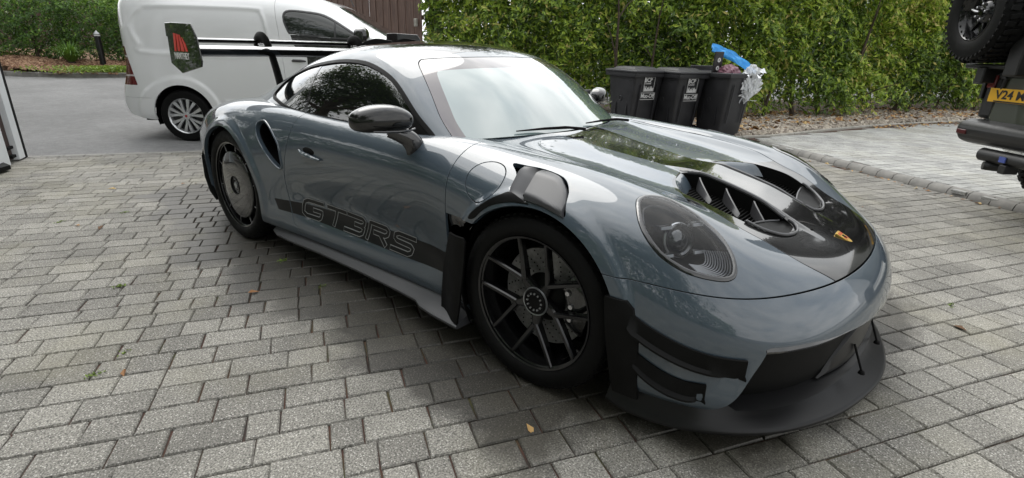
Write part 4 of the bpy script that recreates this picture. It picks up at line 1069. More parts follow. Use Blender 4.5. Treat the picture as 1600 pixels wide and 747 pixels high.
# ---- recessed panel behind the front wheel, aero blade, side skirt
for sg in (-1, 1):
    bm = BM(); A = []
    for z_ in np.linspace(.14, .612, 14):
        x0 = float(np.interp(z_, DOORF[::-1, 1], DOORF[::-1, 0]))+.002; x1 = -math.sqrt(max(.001, .392**2-(z_-FA[1])**2))+.012
        A.append([bm.verts.new((x0+(x1-x0)*t, sg*(.852+.035*t*t+(.02 if z_ > .5 else 0)*smooth01((z_-.5)/.1)), z_)) for t in np.linspace(0, 1, 7)])
    for p_, q_ in zip(A, A[1:]):
        for j in range(6): bm.faces.new((p_[j], p_[j+1], q_[j+1], q_[j]))
    obj('vent_panel', bm, GLOSSBLK, fendR if sg < 0 else fendL)
    bm = BM(); out = [(-.500, .150), (-.492, .30), (-.415, .545), (-.400, .552), (-.300, .548), (-.292, .535), (-.305, .40), (-.322, .28), (-.335, .165), (-.345, .150)]
    # plate, bowed outwards
    yo = lambda x_, z_: .898+.055*smooth01((x_+.50)/.16)
    Vo = [bm.verts.new((x_, sg*float(yo(x_, z_)), z_)) for x_, z_ in out]; Vi = [bm.verts.new((x_, sg*(float(yo(x_, z_))-.012), z_)) for x_, z_ in out]
    # fan of quads by rows instead of one ngon
    rowsb = [(-.500, -.345, .150), (-.495, -.328, .24), (-.478, -.311, .36), (-.442, -.298, .46), (-.408, -.292, .535), (-.398, -.302, .552)]
    bm.free(); bm = BM(); RR = []
    for x0, x1, z_ in rowsb:
        r_ = [bm.verts.new((x0+(x1-x0)*t/6, sg*float(yo(x0+(x1-x0)*t/6, z_)), z_)) for t in range(7)]
        r2 = [bm.verts.new((x0+(x1-x0)*t/6, sg*(float(yo(x0+(x1-x0)*t/6, z_))-.010), z_)) for t in range(6, -1, -1)]
        RR.append(r_+r2)
    for a, b in zip(RR, RR[1:]):
        for j in range(14): bm.faces.new((a[j], a[(j+1) % 14], b[(j+1) % 14], b[j]))
    bm.faces.new(RR[0]); bm.faces.new(RR[-1])
    obj('wheel_arch_blade', bm, SATIN, car, bevel=.0015)
    bm = BM(); sk = []
    for x_, so, si, zo in ((-2.03, .905, .86, .155), (-1.95, .925, .86, .150), (-1.80, .925, .85, .148), (-1.50, .905, .83, .146), (-1.1, .900, .83, .145), (-.80, .905, .83, .145), (-.66, .912, .83, .144), (-.60, .938, .84, .142), (-.50, .950, .85, .140), (-.345, .955, .86, .138)):
        sk.append([bm.verts.new(v_) for v_ in ((x_, sg*si, zo+.045), (x_, sg*(so-.012), zo+.012), (x_, sg*so, zo+.004), (x_, sg*so, zo-.006), (x_, sg*(so-.01), zo-.010), (x_, sg*si, zo-.010))])
    for a, b in zip(sk, sk[1:]):
        for j in range(5): bm.faces.new((a[j], a[j+1], b[j+1], b[j]))
    bm.faces.new(sk[0]); bm.faces.new(sk[-1])
    obj('side_skirt', bm, SKIRT, car, angle=50)
    # front plate at the trailing edge of the bumper
    bm = BM(); RR = []
    for x0, x1, z_ in ((.385, .475, .165), (.372, .470, .28), (.356, .463, .40), (.345, .438, .50), (.345, .415, .525)):
        f_ = lambda x_: s_at(x_, max(z_, .2))+.010
        r_ = [bm.verts.new((x0+(x1-x0)*t/4, sg*f_(x0+(x1-x0)*t/4), z_)) for t in range(5)]; r2 = [bm.verts.new((x0+(x1-x0)*t/4, sg*(f_(x0+(x1-x0)*t/4)-.016), z_)) for t in range(4, -1, -1)]
        RR.append(r_+r2)
    for a, b in zip(RR, RR[1:]):
        for j in range(10): bm.faces.new((a[j], a[(j+1) % 10], b[(j+1) % 10], b[j]))
    bm.faces.new(RR[0]); bm.faces.new(RR[-1])
    obj('bumper_edge_trim', bm, SATIN, bumper, bevel=.001)
    # two canards
    for c0 in ([(.430, .440), (.455, .415), (.52, .385), (.60, .357), (.68, .340), (.760, .335)], [(.455, .300), (.50, .275), (.56, .250), (.61, .238), (.64, .236), (.67, .236)]):
        bm = BM(); A = []
        pts = spl(c0, 5); m_ = len(pts)
        for i, (x_, z_) in enumerate(pts):
            t = i/(m_-1); s_ = s_at(x_, z_); w = .030*math.sin(PI*min(1, .08+t*1.05))**.5 if t < .97 else .014
            nx, ny = (.12+.75*t**2, 1-.45*t**2); h = .055+.012*t
            A.append([bm.verts.new(v_) for v_ in ((x_+nx*.003, sg*(s_at(x_, z_+h)+.003), z_+h), (x_+nx*.008, sg*(s_at(x_, z_+h)+.007), z_+h-.002), (x_+nx*w*.5, sg*(s_+w*.5*ny), z_+.012), (x_+nx*w, sg*(s_+w*ny), z_+.003), (x_+nx*w, sg*(s_+w*ny), z_-.004), (x_, sg*(s_-.012), z_-.006))])
        for a, b in zip(A, A[1:]):
            for j in range(5): bm.faces.new((a[j], a[j+1], b[j+1], b[j]))
        bm.faces.new(A[0]); bm.faces.new(A[-1])
        obj('canard', bm, SATIN, bumper, angle=40)

# ---- grille opening
gr = []
def front_x(s_, z_):
    m = (_bv[:, 0] > .5) & (_bv[:, 2] < .6); q = _bv[m]; d = (q[:, 1]-abs(s_))**2+(q[:, 2]-z_)**2; k = np.argpartition(d, 5)[:5]; w2 = 1/(d[k]+1e-7); return float((q[k, 0]*w2).sum()/w2.sum())
bm = BM(); zs = np.linspace(.19, .45, 8); ss = np.linspace(-.84, .84, 57)
GRV = [[bm.verts.new((front_x(s_, z_)-.055-.05*max(0, (abs(s_)-.45)), s_*.97, z_)) for s_ in ss] for z_ in zs]
for a, b in zip(GRV, GRV[1:]):
    for i in range(56): bm.faces.new((a[i], a[i+1], b[i+1], b[i]))
grille = obj('grille', bm, MESHB, bumper)
bm = BM()
for sg in (-1, 1):     # inner side walls
    for a, b in (((.772, .437), (.828, .225)),):
        A = []
        for t in (0, .25, .5, .75, 1):
            s_, z_ = a[0]+(b[0]-a[0])*t, a[1]+(b[1]-a[1])*t; x_ = front_x(s_, z_)
            A.append([bm.verts.new((x_-.003, sg*(s_+.0), z_)), bm.verts.new((x_-.11, sg*(s_-.05), z_))])
        for p_, q_ in zip(A, A[1:]): bm.faces.new((p_[0], p_[1], q_[1], q_[0]))
obj('intake_wall', bm, SATIN, grille)
bm = BM()    # lower inner tray and middle air guide
for s0, s1 in ((-.80, .80),):
    A = []
    for s_ in np.linspace(s0, s1, 41):
        x_ = front_x(s_, .215); A.append([bm.verts.new((x_-.006, s_, .2075)), bm.verts.new((x_-.09, s_, .226)), bm.verts.new((x_-.10, s_, .28))])
    for a, b in zip(A, A[1:]):
        for j in (0, 1): bm.faces.new((a[j], a[j+1], b[j+1], b[j]))
obj('intake_tray', bm, SATIN2, grille)
bm = BM(); A = []
for i, s_ in enumerate(np.linspace(-.46, .46, 37)):
    e = 1-abs(s_/.46)**3; x_ = front_x(s_, .30)
    A.append([bm.verts.new((x_-.030-.03*(1-e), s_, .225)), bm.verts.new((x_-.024-.03*(1-e), s_, .225+.055*e)), bm.verts.new((x_-.040-.02*(1-e), s_, .225+.12*e+.002)), bm.verts.new((x_-.058, s_, .226+.13*e))])
for a, b in zip(A, A[1:]):
    for j in range(3): bm.faces.new((a[j], a[j+1], b[j+1], b[j]))
obj('centre_duct', bm, SATIN2, grille)
for sg in (-1, 1):
    bm = BM(); bm2 = BM()
    for t in np.linspace(0, 1, 12): pass
    pts = [(front_x(s_, .43)-.008, sg*s_, .4315) for s_ in np.linspace(.56, .74, 9)]
    add_tube(bm, pts, .0048, 8); obj('daytime_lamp', bm, DRL, grille)
    pts = [(front_x(s_, .43)-.012, sg*s_, .428) for s_ in np.linspace(.44, .77, 12)]
    add_tube(bm2, pts, .012, 6); obj('lamp_bezel', bm2, GLOSSBLK, grille)

# ---- front splitter
SPL = [(.345, .885), (.42, .902), (.52, .893), (.60, .868), (.68, .828), (.77, .762), (.86, .670), (.94, .545), (1.005, .40), (1.05, .24), (1.075, .10), (1.08, 0)]
so_ = spl(SPL, 5); bm = BM(); A = []
full = [(x_, -s_) for x_, s_ in so_]+[(x_, s_) for x_, s_ in so_[::-1][1:]]
m_ = len(full)
for i, (x_, y_) in enumerate(full):
    a = np.array(full[max(i-1, 0)]); b = np.array(full[min(i+1, m_-1)]); t = (b-a)/np.linalg.norm(b-a); nrm = np.array([t[1], -t[0]])
    if nrm[0]*(x_-.2)+nrm[1]*y_ < 0: nrm = -nrm
    c_ = np.array([x_, y_]); fr = smooth01((x_-.62)/.3)
    pa_ = np.array([(-.13, .196), (-.034, .194), (-.026, .172), (-.019, .146), (-.010, .120), (-.002, .107)]); pb_ = np.array([(-.13, .195), (-.125, .200), (-.110, .175), (-.055, .126), (-.012, .112), (-.002, .107)]); prof = [tuple(q_) for q_ in pa_*(1-fr)+pb_*fr]+[ (0, .100), (-.003, .092), (-.012, .088), (-.30, .085)]
    A.append([bm.verts.new((c_[0]+nrm[0]*p_, c_[1]+nrm[1]*p_, z_)) for p_, z_ in prof])
for a, b in zip(A, A[1:]):
    for j in range(len(a)-1): bm.faces.new((a[j], a[j+1], b[j+1], b[j]))
bm.faces.new(A[0]); bm.faces.new(A[-1])
splitter = obj('front_splitter', bm, SATIN2, car, angle=50)
for s_ in (-.235, .06):
    bm = BM(); x_ = front_x(abs(s_), .3)
    add_tube(bm, [(x_-.030, s_-.01, .29), (x_+.012, s_+.008, .185)], .004, 8); add_lathe(bm, [(.0, .012), (.009, .010), (.012, 0)], (x_+.012, s_+.008, .178), 12, 'z')
    obj('splitter_stay', bm, MATTBLK, splitter)

# ---- bonnet badge: gold shield
zc = z_at(.832, 0); nb = Vector((.42, 0, .91)).normalized(); bx = Vector((.91, 0, -.42)); by = Vector((0, 1, 0))
shield = spl([(-.030, -.021), (-.031, 0), (-.030, .021), (-.012, .0225), (.006, .021), (.022, .013), (.033, 0), (.022, -.013), (.006, -.021), (-.012, -.0225)], 4, True)
def bf(u, v, d): return Vector((.835, 0, zc))+bx*u+by*v+nb*d
bm = BM(); add_prism(bm, shield, -.004, .0035, bf); badge = obj('badge', bm, GOLD, bonnet, bevel=.001)
bm = BM()
for u0, u1, v0, v1, _m in ((-.024, -.012, -.018, -.013, 0), (-.024, -.012, -.009, -.004, 0), (-.024, -.012, .004, .009, 0), (-.024, -.012, .013, .018, 0), (.0, .016, -.014, -.009, 0), (.0, .016, .009, .014, 0)):
    add_prism(bm, [(u0, v0), (u1, v0), (u1, v1), (u0, v1)], .002, .0042, bf)
obj('badge_stripes', bm, RED, badge)
bm = BM(); add_prism(bm, [(u*.32, v*.36) for u, v in shield], .002, .0046, bf); obj('badge_centre', bm, GLOSSBLK, badge)
bm = BM(); add_lathe(bm, [(.0, .004), (.006, .003), (.008, 0)], (.735, -.10, z_at(.735, .10)), 14, 'z'); obj('washer_jet', bm, MATTBLK, bonnet)

# ---- rear fender intake
for sg in (-1, 1):
    qp = quartR if sg < 0 else quartL
    bm = BM(); I3 = [(x_, s_at(x_, z_), z_) for x_, z_ in INTAKE]; n = len(I3); rings = []
    cx_, cz_ = np.mean([p_[0] for p_ in I3]), np.mean([p_[2] for p_ in I3])
    for k, (dx, dy, sc) in enumerate(((0, -.002, 1.0), (-.012, -.025, .96), (-.035, -.05, .92), (-.07, -.075, .85), (-.12, -.10, .7))):
        rings.append([bm.verts.new((cx_+(x_-cx_)*sc+dx, sg*(s_+dy), cz_+(z_-cz_)*sc)) for x_, s_, z_ in I3])
    for a, b in zip(rings, rings[1:]):
        for i in range(n): bm.faces.new((a[i], a[(i+1) % n], b[(i+1) % n], b[i]))
    bm.faces.new(rings[-1])
    obj('side_intake', bm, GLOSSBLK, qp)
    bm = BM(); add_tube(bm, [(x_, sg*(s_+.0005), z_) for x_, s_, z_ in I3]+[(I3[0][0], sg*I3[0][1], I3[0][2])], .006, 8, caps=False); obj('intake_rim', bm, PAINT, qp)
# ---- door handles
for sg in (-1, 1):
    dp_ = doorR if sg < 0 else doorL
    bm = BM(); hc = (-1.515, s_at(-1.515, .712), .712)
    bmesh.ops.create_uvsphere(bm, u_segments=24, v_segments=14, radius=1)
    for v in bm.verts:
        v.co = Vector((v.co.x*.062+hc[0]-.012, v.co.y*.010+sg*(hc[1]-.004), v.co.z*.021+hc[2]+.005-.03*(v.co.x*.062)))
    obj('handle_recess', bm, MATTBLK, dp_)
    bm = BM(); pts = [(-1.605, .715), (-1.59, .7225), (-1.55, .7265), (-1.50, .722), (-1.455, .712), (-1.42, .700), (-1.40, .692)]
    pts2 = spl([(-1.600, .716), (-1.585, .706), (-1.555, .697), (-1.50, .690), (-1.45, .686), (-1.41, .686)], 5)
    P3 = [(x_, sg*(s_at(x_, z_)+.008), z_) for x_, z_ in pts2]; n_ = len(P3)
    add_tube(bm, P3, [.004+.010*math.sin(PI*(i+.5)/n_) for i in range(n_)], 10)
    obj('door_handle', bm, PAINT, dp_)

# ---- door mirrors
for sg in (-1, 1):
    dp_ = doorR if sg < 0 else doorL
    pre = set(bpy.data.objects)
    c_ = np.array([-.665, .0, .952]); bm = BM(); rows_ = []
    # lateral stations from the tip inwards: (s, half depth x, top, bottom, x centre)
    st = [(1.142, .012, .012, -.014, -.690), (1.138, .035, .024, -.030, -.690), (1.125, .052, .038, -.042, -.686), (1.09, .068, .055, -.050, -.674), (1.04, .078, .066, -.052, -.658), (.985, .078, .064, -.050, -.640), (.94, .066, .050, -.044, -.625), (.915, .048, .030, -.036, -.615), (.905, .02, .010, -.02, -.61)]
    for s_, hx, tp, bt, xc in st:
        ring = []
        for k in range(20):
            a = 2*PI*k/20; ca, sa = math.cos(a), math.sin(a)
            ex = hx*np.sign(ca)*abs(ca)**.8; ez = (tp if sa > 0 else -bt)*np.sign(sa)*abs(sa)**.85
            if ca < 0: ex *= .75
            ring.append(bm.verts.new((xc+ex, sg*s_, c_[2]+ez)))
        rows_.append(ring)
    for a, b in zip(rows_, rows_[1:]):
        for k in range(20): bm.faces.new((a[k], a[(k+1) % 20], b[(k+1) % 20], b[k]))
    bm.faces.new(rows_[0]); bm.faces.new(rows_[-1])
    mo = obj('door_mirror', bm, CARBON, dp_); md = mo.modifiers.new('s', 'SUBSURF'); md.levels = 2; md.render_levels = 2
    bm = BM(); pts = [(-.655, sg*.985, .905), (-.640, sg*.955, .893), (-.622, sg*.915, .872), (-.615, sg*.885, .842), (-.620, sg*.868, .815)]
    add_tube(bm, [Vector(p_) for p_ in spl(pts, 4)], [.028, .029, .030, .031, .032, .033, .035, .036, .037, .039, .041, .042, .044, .045, .046, .046, .046][:len(spl(pts, 4))], 16, flat=.62)
    obj('mirror_stalk', bm, GLOSSBLK, mo)
    bm = BM(); lp = [(-.588, sg*1.105, .918), (-.578, sg*1.06, .914), (-.565, sg*1.0, .912), (-.556, sg*.95, .913), (-.565, sg*.915, .917)]
    add_tube(bm, lp, [.004, .0055, .006, .0055, .004], 8); obj('indicator_strip', bm, GLOSSBLK, mo)
    bm = BM(); yy = sg*1.03
    add_prism(bm, [(sg*.93, .912), (sg*1.11, .912), (sg*1.125, .95), (sg*1.10, .99), (sg*.95, .995)], -.728, -.726, lambda u, v, d: (d+.012, u, v)); obj('mirror_glass', bm, SILVER, mo)
    for o_ in set(bpy.data.objects)-pre:
        for v in o_.data.vertices: v.co.x -= .105 if sg < 0 else .24; v.co.y -= sg*(.045 if sg < 0 else .085); v.co.z += .012

# ---- flank decals: black stripe with outlined lettering
STR = [(-1.934, .384), (-1.650, .392), (-1.189, .398), (-.779, .403), (-.499, .409), (-.503, .309), (-.765, .301), (-1.178, .304), (-1.648, .315), (-1.905, .320)]
for sg in (-1, 1):
    dp_ = doorR if sg < 0 else doorL
    st_ = cut(BODY, lambda V: np.where((V[:, 1] > .6) & (V[:, 0] < -.3), psd(STR, (0, 2))(V), -1.))
    stD = side(offset(cut(st_, lambda V: V[:, 0]-np.interp(V[:, 2], DOORR[::-1, 1], DOORR[::-1, 0])-G_-.001, lambda V: np.interp(V[:, 2], DOORF[::-1, 1], DOORF[::-1, 0])-G_-.001-V[:, 0]), .0006), sg)
    new_mesh('side_stripe', stD.V, stD.F, STRIPE, dp_, normals=stD.N)
    stQ = side(offset(cut(st_, lambda V: np.interp(V[:, 2], DOORR[::-1, 1], DOORR[::-1, 0])-G_-.001-V[:, 0]), .0006), sg)
    new_mesh('side_stripe', stQ.V, stQ.F, STRIPE, quartR if sg < 0 else quartL, normals=stQ.N)
# letters as wide rounded strokes in a unit cell (u right, v up, 0..1)
LET = {'G': (1.55, [[(1.42, .98), (.35, .98), (.12, .86), (.06, .55), (.12, .18), (.40, .02), (1.30, .02), (1.40, .10), (1.40, .46), (.80, .46)]]),
       'T': (1.30, [[(.0, .98), (1.30, .98)], [(.65, .98), (.65, .0)]]),
       '3': (1.15, [[(-.05, .98), (.95, .98), (1.10, .86), (1.08, .62), (.92, .52), (.50, .52)], [(.92, .52), (1.12, .42), (1.10, .14), (.94, .02), (-.10, .02)]]),
       'R': (1.40, [[(.10, .0), (.10, .98), (1.15, .98), (1.30, .84), (1.28, .60), (1.14, .48), (.45, .48)], [(.80, .48), (1.32, .0)]]),
       'S': (1.35, [[(1.30, .98), (.30, .98), (.12, .86), (.12, .64), (.28, .53), (1.10, .50), (1.26, .38), (1.24, .14), (1.08, .02), (.05, .02)]])}
def ribbons(bm, text, hw, lift, x0, x1, zt, zb, gaps, sg, mirror=False):
    tot = sum(LET[c][0] for c in text if c != ' ')+gaps*(len(text.replace(' ', ''))-1)+(.22 if ' ' in text else 0); u = 0; k = 0
    H = zt(0)-zb(0)
    for ch in text:
        if ch == ' ': u += .22; continue
        wd, strokes = LET[ch]
        for st in strokes:
            pts = []
            for a, b in zip(st, st[1:]):
                nn = max(2, int(math.hypot(b[0]-a[0], b[1]-a[1])/.12))
                for i in range(nn): pts.append((a[0]+(b[0]-a[0])*i/nn, a[1]+(b[1]-a[1])*i/nn))
            pts.append(st[-1])
            def tox(p_):
                uu = (u+p_[0]+.18*p_[1])/(tot+.18); x_ = x0+(x1-x0)*uu
                if mirror: x_ = x0+x1-x_ if False else x_
                return np.array([x_, zb(uu)+(zt(uu)-zb(uu))*p_[1]])
            Q = np.array([tox(p_) for p_ in pts])
            # extend ends
            d0 = Q[0]-Q[1]; d0 /= np.linalg.norm(d0); d1 = Q[-1]-Q[-2]; d1 /= np.linalg.norm(d1)
            Q[0] += d0*hw*.6; Q[-1] += d1*hw*.6
            L_, R_ = [], []
            for i in range(len(Q)):
                t = Q[min(i+1, len(Q)-1)]-Q[max(i-1, 0)]; t /= max(np.linalg.norm(t), 1e-9); nn = np.array([-t[1], t[0]])
                a_, b_ = Q[i]+nn*hw, Q[i]-nn*hw
                L_.append(bm.verts.new((a_[0], sg*(s_at(*a_)+lift+k*.00006), a_[1]))); R_.append(bm.verts.new((b_[0], sg*(s_at(*b_)+lift+k*.00006), b_[1])))
            for i in range(len(Q)-1): bm.faces.new((L_[i], L_[i+1], R_[i+1], R_[i]))
            k += 1
        u += wd+gaps
zt = lambda u: .421-.018*u; zb = lambda u: .327-.010*u
bm = BM(); ribbons(bm, 'GT3RS', .0135, .0022, -1.705, -.735, zt, zb, .22, -1); lo_ = obj('lettering_outline', bm, GREYV, doorR)
bm = BM(); ribbons(bm, 'GT3RS', .0092, .0034, -1.705, -.735, zt, zb, .22, -1); obj('lettering', bm, STRIPE, doorR)
# ============================================================ wheels of the sports car
def car_wheel(x, z, r, rr, y_out, width, sg, rear, steer=0.):
    yo = y_out; M_ = []
    def fin(name, bm, m, parent, **k):
        bmesh.ops.transform(bm, matrix=Matrix.Translation((x, sg*0, z)), verts=bm.verts[:]); return obj(name, bm, m, parent, **k)
    S_ = lambda pr: [(a, sg*b) for a, b in pr]
    bm = BM()
    add_lathe(bm, S_([(rr-.004, yo-.006), (rr+.004, yo-.003), (rr+.004, yo-.012), (rr-.008, yo-.018), (rr-.016, yo-.05), (rr-.02, yo-.12), (rr-.022, yo-width+.03)]), n=72)
    rim = fin('wheel', bm, RIMB, car)
    bm = BM()
    sw = r-rr
    add_lathe(bm, S_([(rr+.003, yo-.012), (rr+.010, yo-.001), (rr+sw*.30, yo+.006), (rr+sw*.55, yo+.0065), (rr+sw*.58, yo+.0045), (rr+sw*.80, yo+.000), (r-.010, yo-.012), (r-.003, yo-.026), (r, yo-.045), (r, yo-.075), (r-.006, yo-.076), (r-.006, yo-.084), (r, yo-.085), (r, yo-width*.5), (r-.006, yo-width*.5-.001), (r-.006, yo-width*.5-.010), (r, yo-width*.5-.011), (r, yo-width+.05), (r-.02, yo-width+.012), (rr+.02, yo-width), (rr, yo-width+.02)]), n=96)
    fin('tyre', bm, RUBBER, rim, angle=50)
    bm = BM()      # shoulder sipes
    for k in range(64):
        a = 2*PI*k/64
        for (ra, ya, sx, st_) in ((r-.004, yo-.030, .013, .010), (r-.0145, yo-.009, .009, .006)):
            rot = Matrix.Rotation(-a, 3, 'Y')
            p = rot @ Vector((ra, 0, 0)); add_box(bm, (p.x, sg*ya, p.z), (.006, .020 if st_ == .010 else .010, sx), rot @ Matrix.Rotation(.3, 3, 'X'))
    fin('tread_blocks', bm, RUBBER, rim, smooth=False)
    # brake
    if not rear:
        bm = BM(); add_lathe(bm, S_([(.095, yo-.105), (.195, yo-.105), (.197, yo-.108), (.197, yo-.13), (.095, yo-.13)]), n=72)
        disc = fin('brake_disc', bm, DISCM, rim)
        bm = BM()
        for k in range(20):
            for j in range(6):
                a = 2*PI*(k+j*.22)/20; q = .108+j*.0155
                add_lathe(bm, [(0, sg*(yo-.1043)), (.0035, sg*(yo-.1043)), (.0035, sg*(yo-.106))], (q*math.cos(a), 0, q*math.sin(a)), 8)
        fin('disc_drilling', bm, MATTBLK, disc)
        bm = BM(); add_lathe(bm, S_([(.0, yo-.075), (.06, yo-.075), (.085, yo-.09), (.098, yo-.102)]), n=40); fin('disc_bell', bm, SATIN, rim)
        bm = BM(); cal = []
        for k in range(13):
            a = R(-28)+R(72)*k/12; th = .5+.5*math.sin(PI*k/12)**.4
            cal.append([bm.verts.new((q*math.cos(a), sg*(yo-b_), q*math.sin(a))) for q, b_ in ((.118, .098), (.130, .066+.02*(1-th)), (.185, .062+.02*(1-th)), (.212, .078), (.214, .15), (.118, .15))])
        for a, b in zip(cal, cal[1:]):
            for j in range(6): bm.faces.new((a[j], a[(j+1) % 6], b[(j+1) % 6], b[j]))
        bm.faces.new(cal[0]); bm.faces.new(cal[-1])
        cp_ = fin('brake_caliper', bm, GLOSSBLK, rim, bevel=.003)
        for a in (-12, 8, 28):
            for q in (.150,):
                bm = BM(); add_lathe(bm, [(0, sg*(yo-.055)), (.009, sg*(yo-.055)), (.012, sg*(yo-.060)), (.012, sg*(yo-.07))], (q*math.cos(R(a)), 0, q*math.sin(R(a))), 14)
                fin('caliper_bolt', bm, SILVER, cp_)
    else:
        bm = BM(); add_lathe(bm, S_([(0, yo-.11), (.20, yo-.11), (.20, yo-.13)]), n=60); fin('brake_disc', bm, SATIN, rim)
    # back plate: darkness behind the wheel
    bm = BM(); add_lathe(bm, S_([(0, yo-width+.04), (rr-.03, yo-width+.04)]), n=48); fin('hub_back', bm, MATTBLK, rim)
    if not rear:
        for k in range(5):
            a0 = R(-90+72*k+2); bm = BM()
            def arm(ra, rb, a_, b_, w0, w1, y0, y1):
                """tapered bar from polar (ra,a_) to (rb,b_)"""
                nseg = 7; V = []
                pa = np.array([ra*math.cos(a_), ra*math.sin(a_)]); pb = np.array([rb*math.cos(b_), rb*math.sin(b_)])
                d = pb-pa; d /= np.linalg.norm(d); n_ = np.array([-d[1], d[0]])
                for i in range(nseg+1):
                    t = i/nseg; c = pa+(pb-pa)*t; w = w0+(w1-w0)*t**.8; y = y0+(y1-y0)*(t**1.3); dp = .034-.008*t
                    ring = []
                    for o_, yy in ((-w, -dp), (-w*.94, -.006), (-w*.55, 0), (w*.55, 0), (w*.94, -.006), (w, -dp)):
                        q = c+n_*o_; ring.append(bm.verts.new((q[0], sg*(y+yy), q[1])))
                    V.append(ring)
                for p_, q_ in zip(V, V[1:]):
                    for j in range(6): bm.faces.new((p_[j], p_[(j+1) % 6], q_[(j+1) % 6], q_[j]))
                bm.faces.new(V[0]); bm.faces.new(V[-1])
            arm(.030, .112, a0, a0, .034, .0125, yo-.046, yo-.034)
            for s2 in (-1, 1): arm(.098, rr-.004, a0+s2*R(1.5), a0+s2*R(22), .0125, .0085, yo-.0335-.0004*s2, yo-.012)
            fin('spoke', bm, RIMB, rim, angle=28)
        bm = BM(); add_lathe(bm, S_([(.050, yo-.060), (.050, yo-.036), (.047, yo-.031), (.040, yo-.031), (.038, yo-.036), (.030, yo-.037), (.0, yo-.037)]), n=48)
        hub = fin('hub_cap', bm, SATIN, rim)
        bm = BM()
        for k in range(12):
            a = 2*PI*k/12; rot = Matrix.Rotation(-a, 3, 'Y'); p = rot @ Vector((.0335, 0, 0)); add_box(bm, (p.x, sg*(yo-.0335), p.z), (.007, .006, .005), rot)
        fin('hub_teeth', bm, LIGHTGREY, hub, smooth=False)
        bm = BM(); add_lathe(bm, S_([(.052, yo-.038), (.056, yo-.036), (.058, yo-.042)]), n=48); fin('hub_ring', bm, LIGHTGREY, hub)
    else:
        bm = BM()
        for k in range(10):
            a = 2*PI*k/10+.15; rot = Matrix.Rotation(-a, 3, 'Y'); p = rot @ Vector((rr*.86, 0, 0)); add_box(bm, (p.x, sg*(yo-.035), p.z), (rr*.28, .024, .013), rot)
        fin('spoke_ends', bm, RIMB, rim, bevel=.002)
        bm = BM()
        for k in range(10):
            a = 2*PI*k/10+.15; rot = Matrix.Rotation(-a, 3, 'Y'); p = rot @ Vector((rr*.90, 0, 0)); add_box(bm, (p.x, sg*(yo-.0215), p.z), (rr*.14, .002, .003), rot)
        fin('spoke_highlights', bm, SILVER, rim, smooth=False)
        q = rr*.80
        bm = BM(); add_lathe(bm, S_([(q, yo-.05), (q, yo-.018), (q-.004, yo-.013), (q-.02, yo-.009), (.13, yo-.004), (.060, yo-.003), (.054, yo-.012), (.044, yo-.016), (.042, yo-.010), (.034, yo-.008), (.030, yo-.014), (0, yo-.014)]), n=72)
        dc = fin('aero_disc', bm, carbon_mat('aero_disc_carbon', .2, 1, 300, .006, .02) if sg < 0 else bpy.data.materials['aero_disc_carbon'], rim)
        bm = BM(); add_lathe(bm, S_([(.062, yo-.0025), (.060, yo+.0005), (.055, yo-.001), (.054, yo-.012)]), n=48); fin('disc_ring', bm, SATIN, dc)
        bm = BM(); add_lathe(bm, S_([(.020, yo-.0135), (.020, yo-.006), (.016, yo-.004), (0, yo-.004)]), n=24); fin('hub_cap', bm, LIGHTGREY, dc)
    return rim
for sg in (-1, 1):
    w1 = car_wheel(0, .350, .350, .262, .905, .275, sg, False)
for sg in (1, -1):
    car_wheel(-2.457, .366, .366, .278, .925, .33, -sg, True)

# ---- rear bumper edge behind the wheel, rear lip
for sg in (-1, 1):
    bm = BM(); pts = [(-2.86, sg*.905, .60), (-2.88, sg*.925, .50), (-2.875, sg*.93, .36), (-2.84, sg*.925, .26), (-2.80, sg*.915, .20)]
    add_tube(bm, pts, [.008, .012, .012, .012, .008], 6, flat=1.8); obj('rear_aero_blade', bm, SATIN, car)
    bm = BM(); add_box(bm, (-2.83, sg*.90, .50), (.05, .05, .018)); obj('blade_bracket', bm, SATIN, car)

# ---- rear wing: two planes, endplates, swan necks
wing = None
bm = BM()
def foil(bm, x0, x1, z0, th, s0, tipdrop=0, n=12):
    A = []
    for s_ in np.linspace(-s0, s0, 25):
        k = 1-.25*max(0, abs(s_/s0)-.6); ring = []
        for i in range(n*2):
            if i < n: t = i/(n-1); u, v = t, th*(math.sqrt(t)*(1-t)*2.2)*.35
            else: t = 1-(i-n)/(n-1); u, v = t, -th*(math.sqrt(t)*(1-t)*2.2)*.8
            ring.append(bm.verts.new((x0+(x1-x0)*u, s_, z0+v-.02*(1-k)+.07*(u)**1.5*0-.0)))
        A.append(ring)
    for a, b in zip(A, A[1:]):
        for j in range(2*n): bm.faces.new((a[j], a[(j+1) % (2*n)], b[(j+1) % (2*n)], b[j]))
    bm.faces.new(A[0]); bm.faces.new(A[-1])
foil(bm, -2.74, -3.02, 1.205, .075, .905)
wing = obj('rear_wing', bm, CARBON, car, angle=60)
bm = BM(); foil(bm, -2.99, -3.15, 1.262, .035, .905); obj('wing_flap', bm, CARBON, wing, angle=60)
EP = [(-3.087, 1.362), (-2.765, 1.350), (-2.700, 1.270), (-2.672, 1.130), (-2.690, 1.095), (-3.030, 1.040), (-3.205, 1.100), (-3.190, 1.27), (-3.215, 1.275), (-3.2, 1.36)]
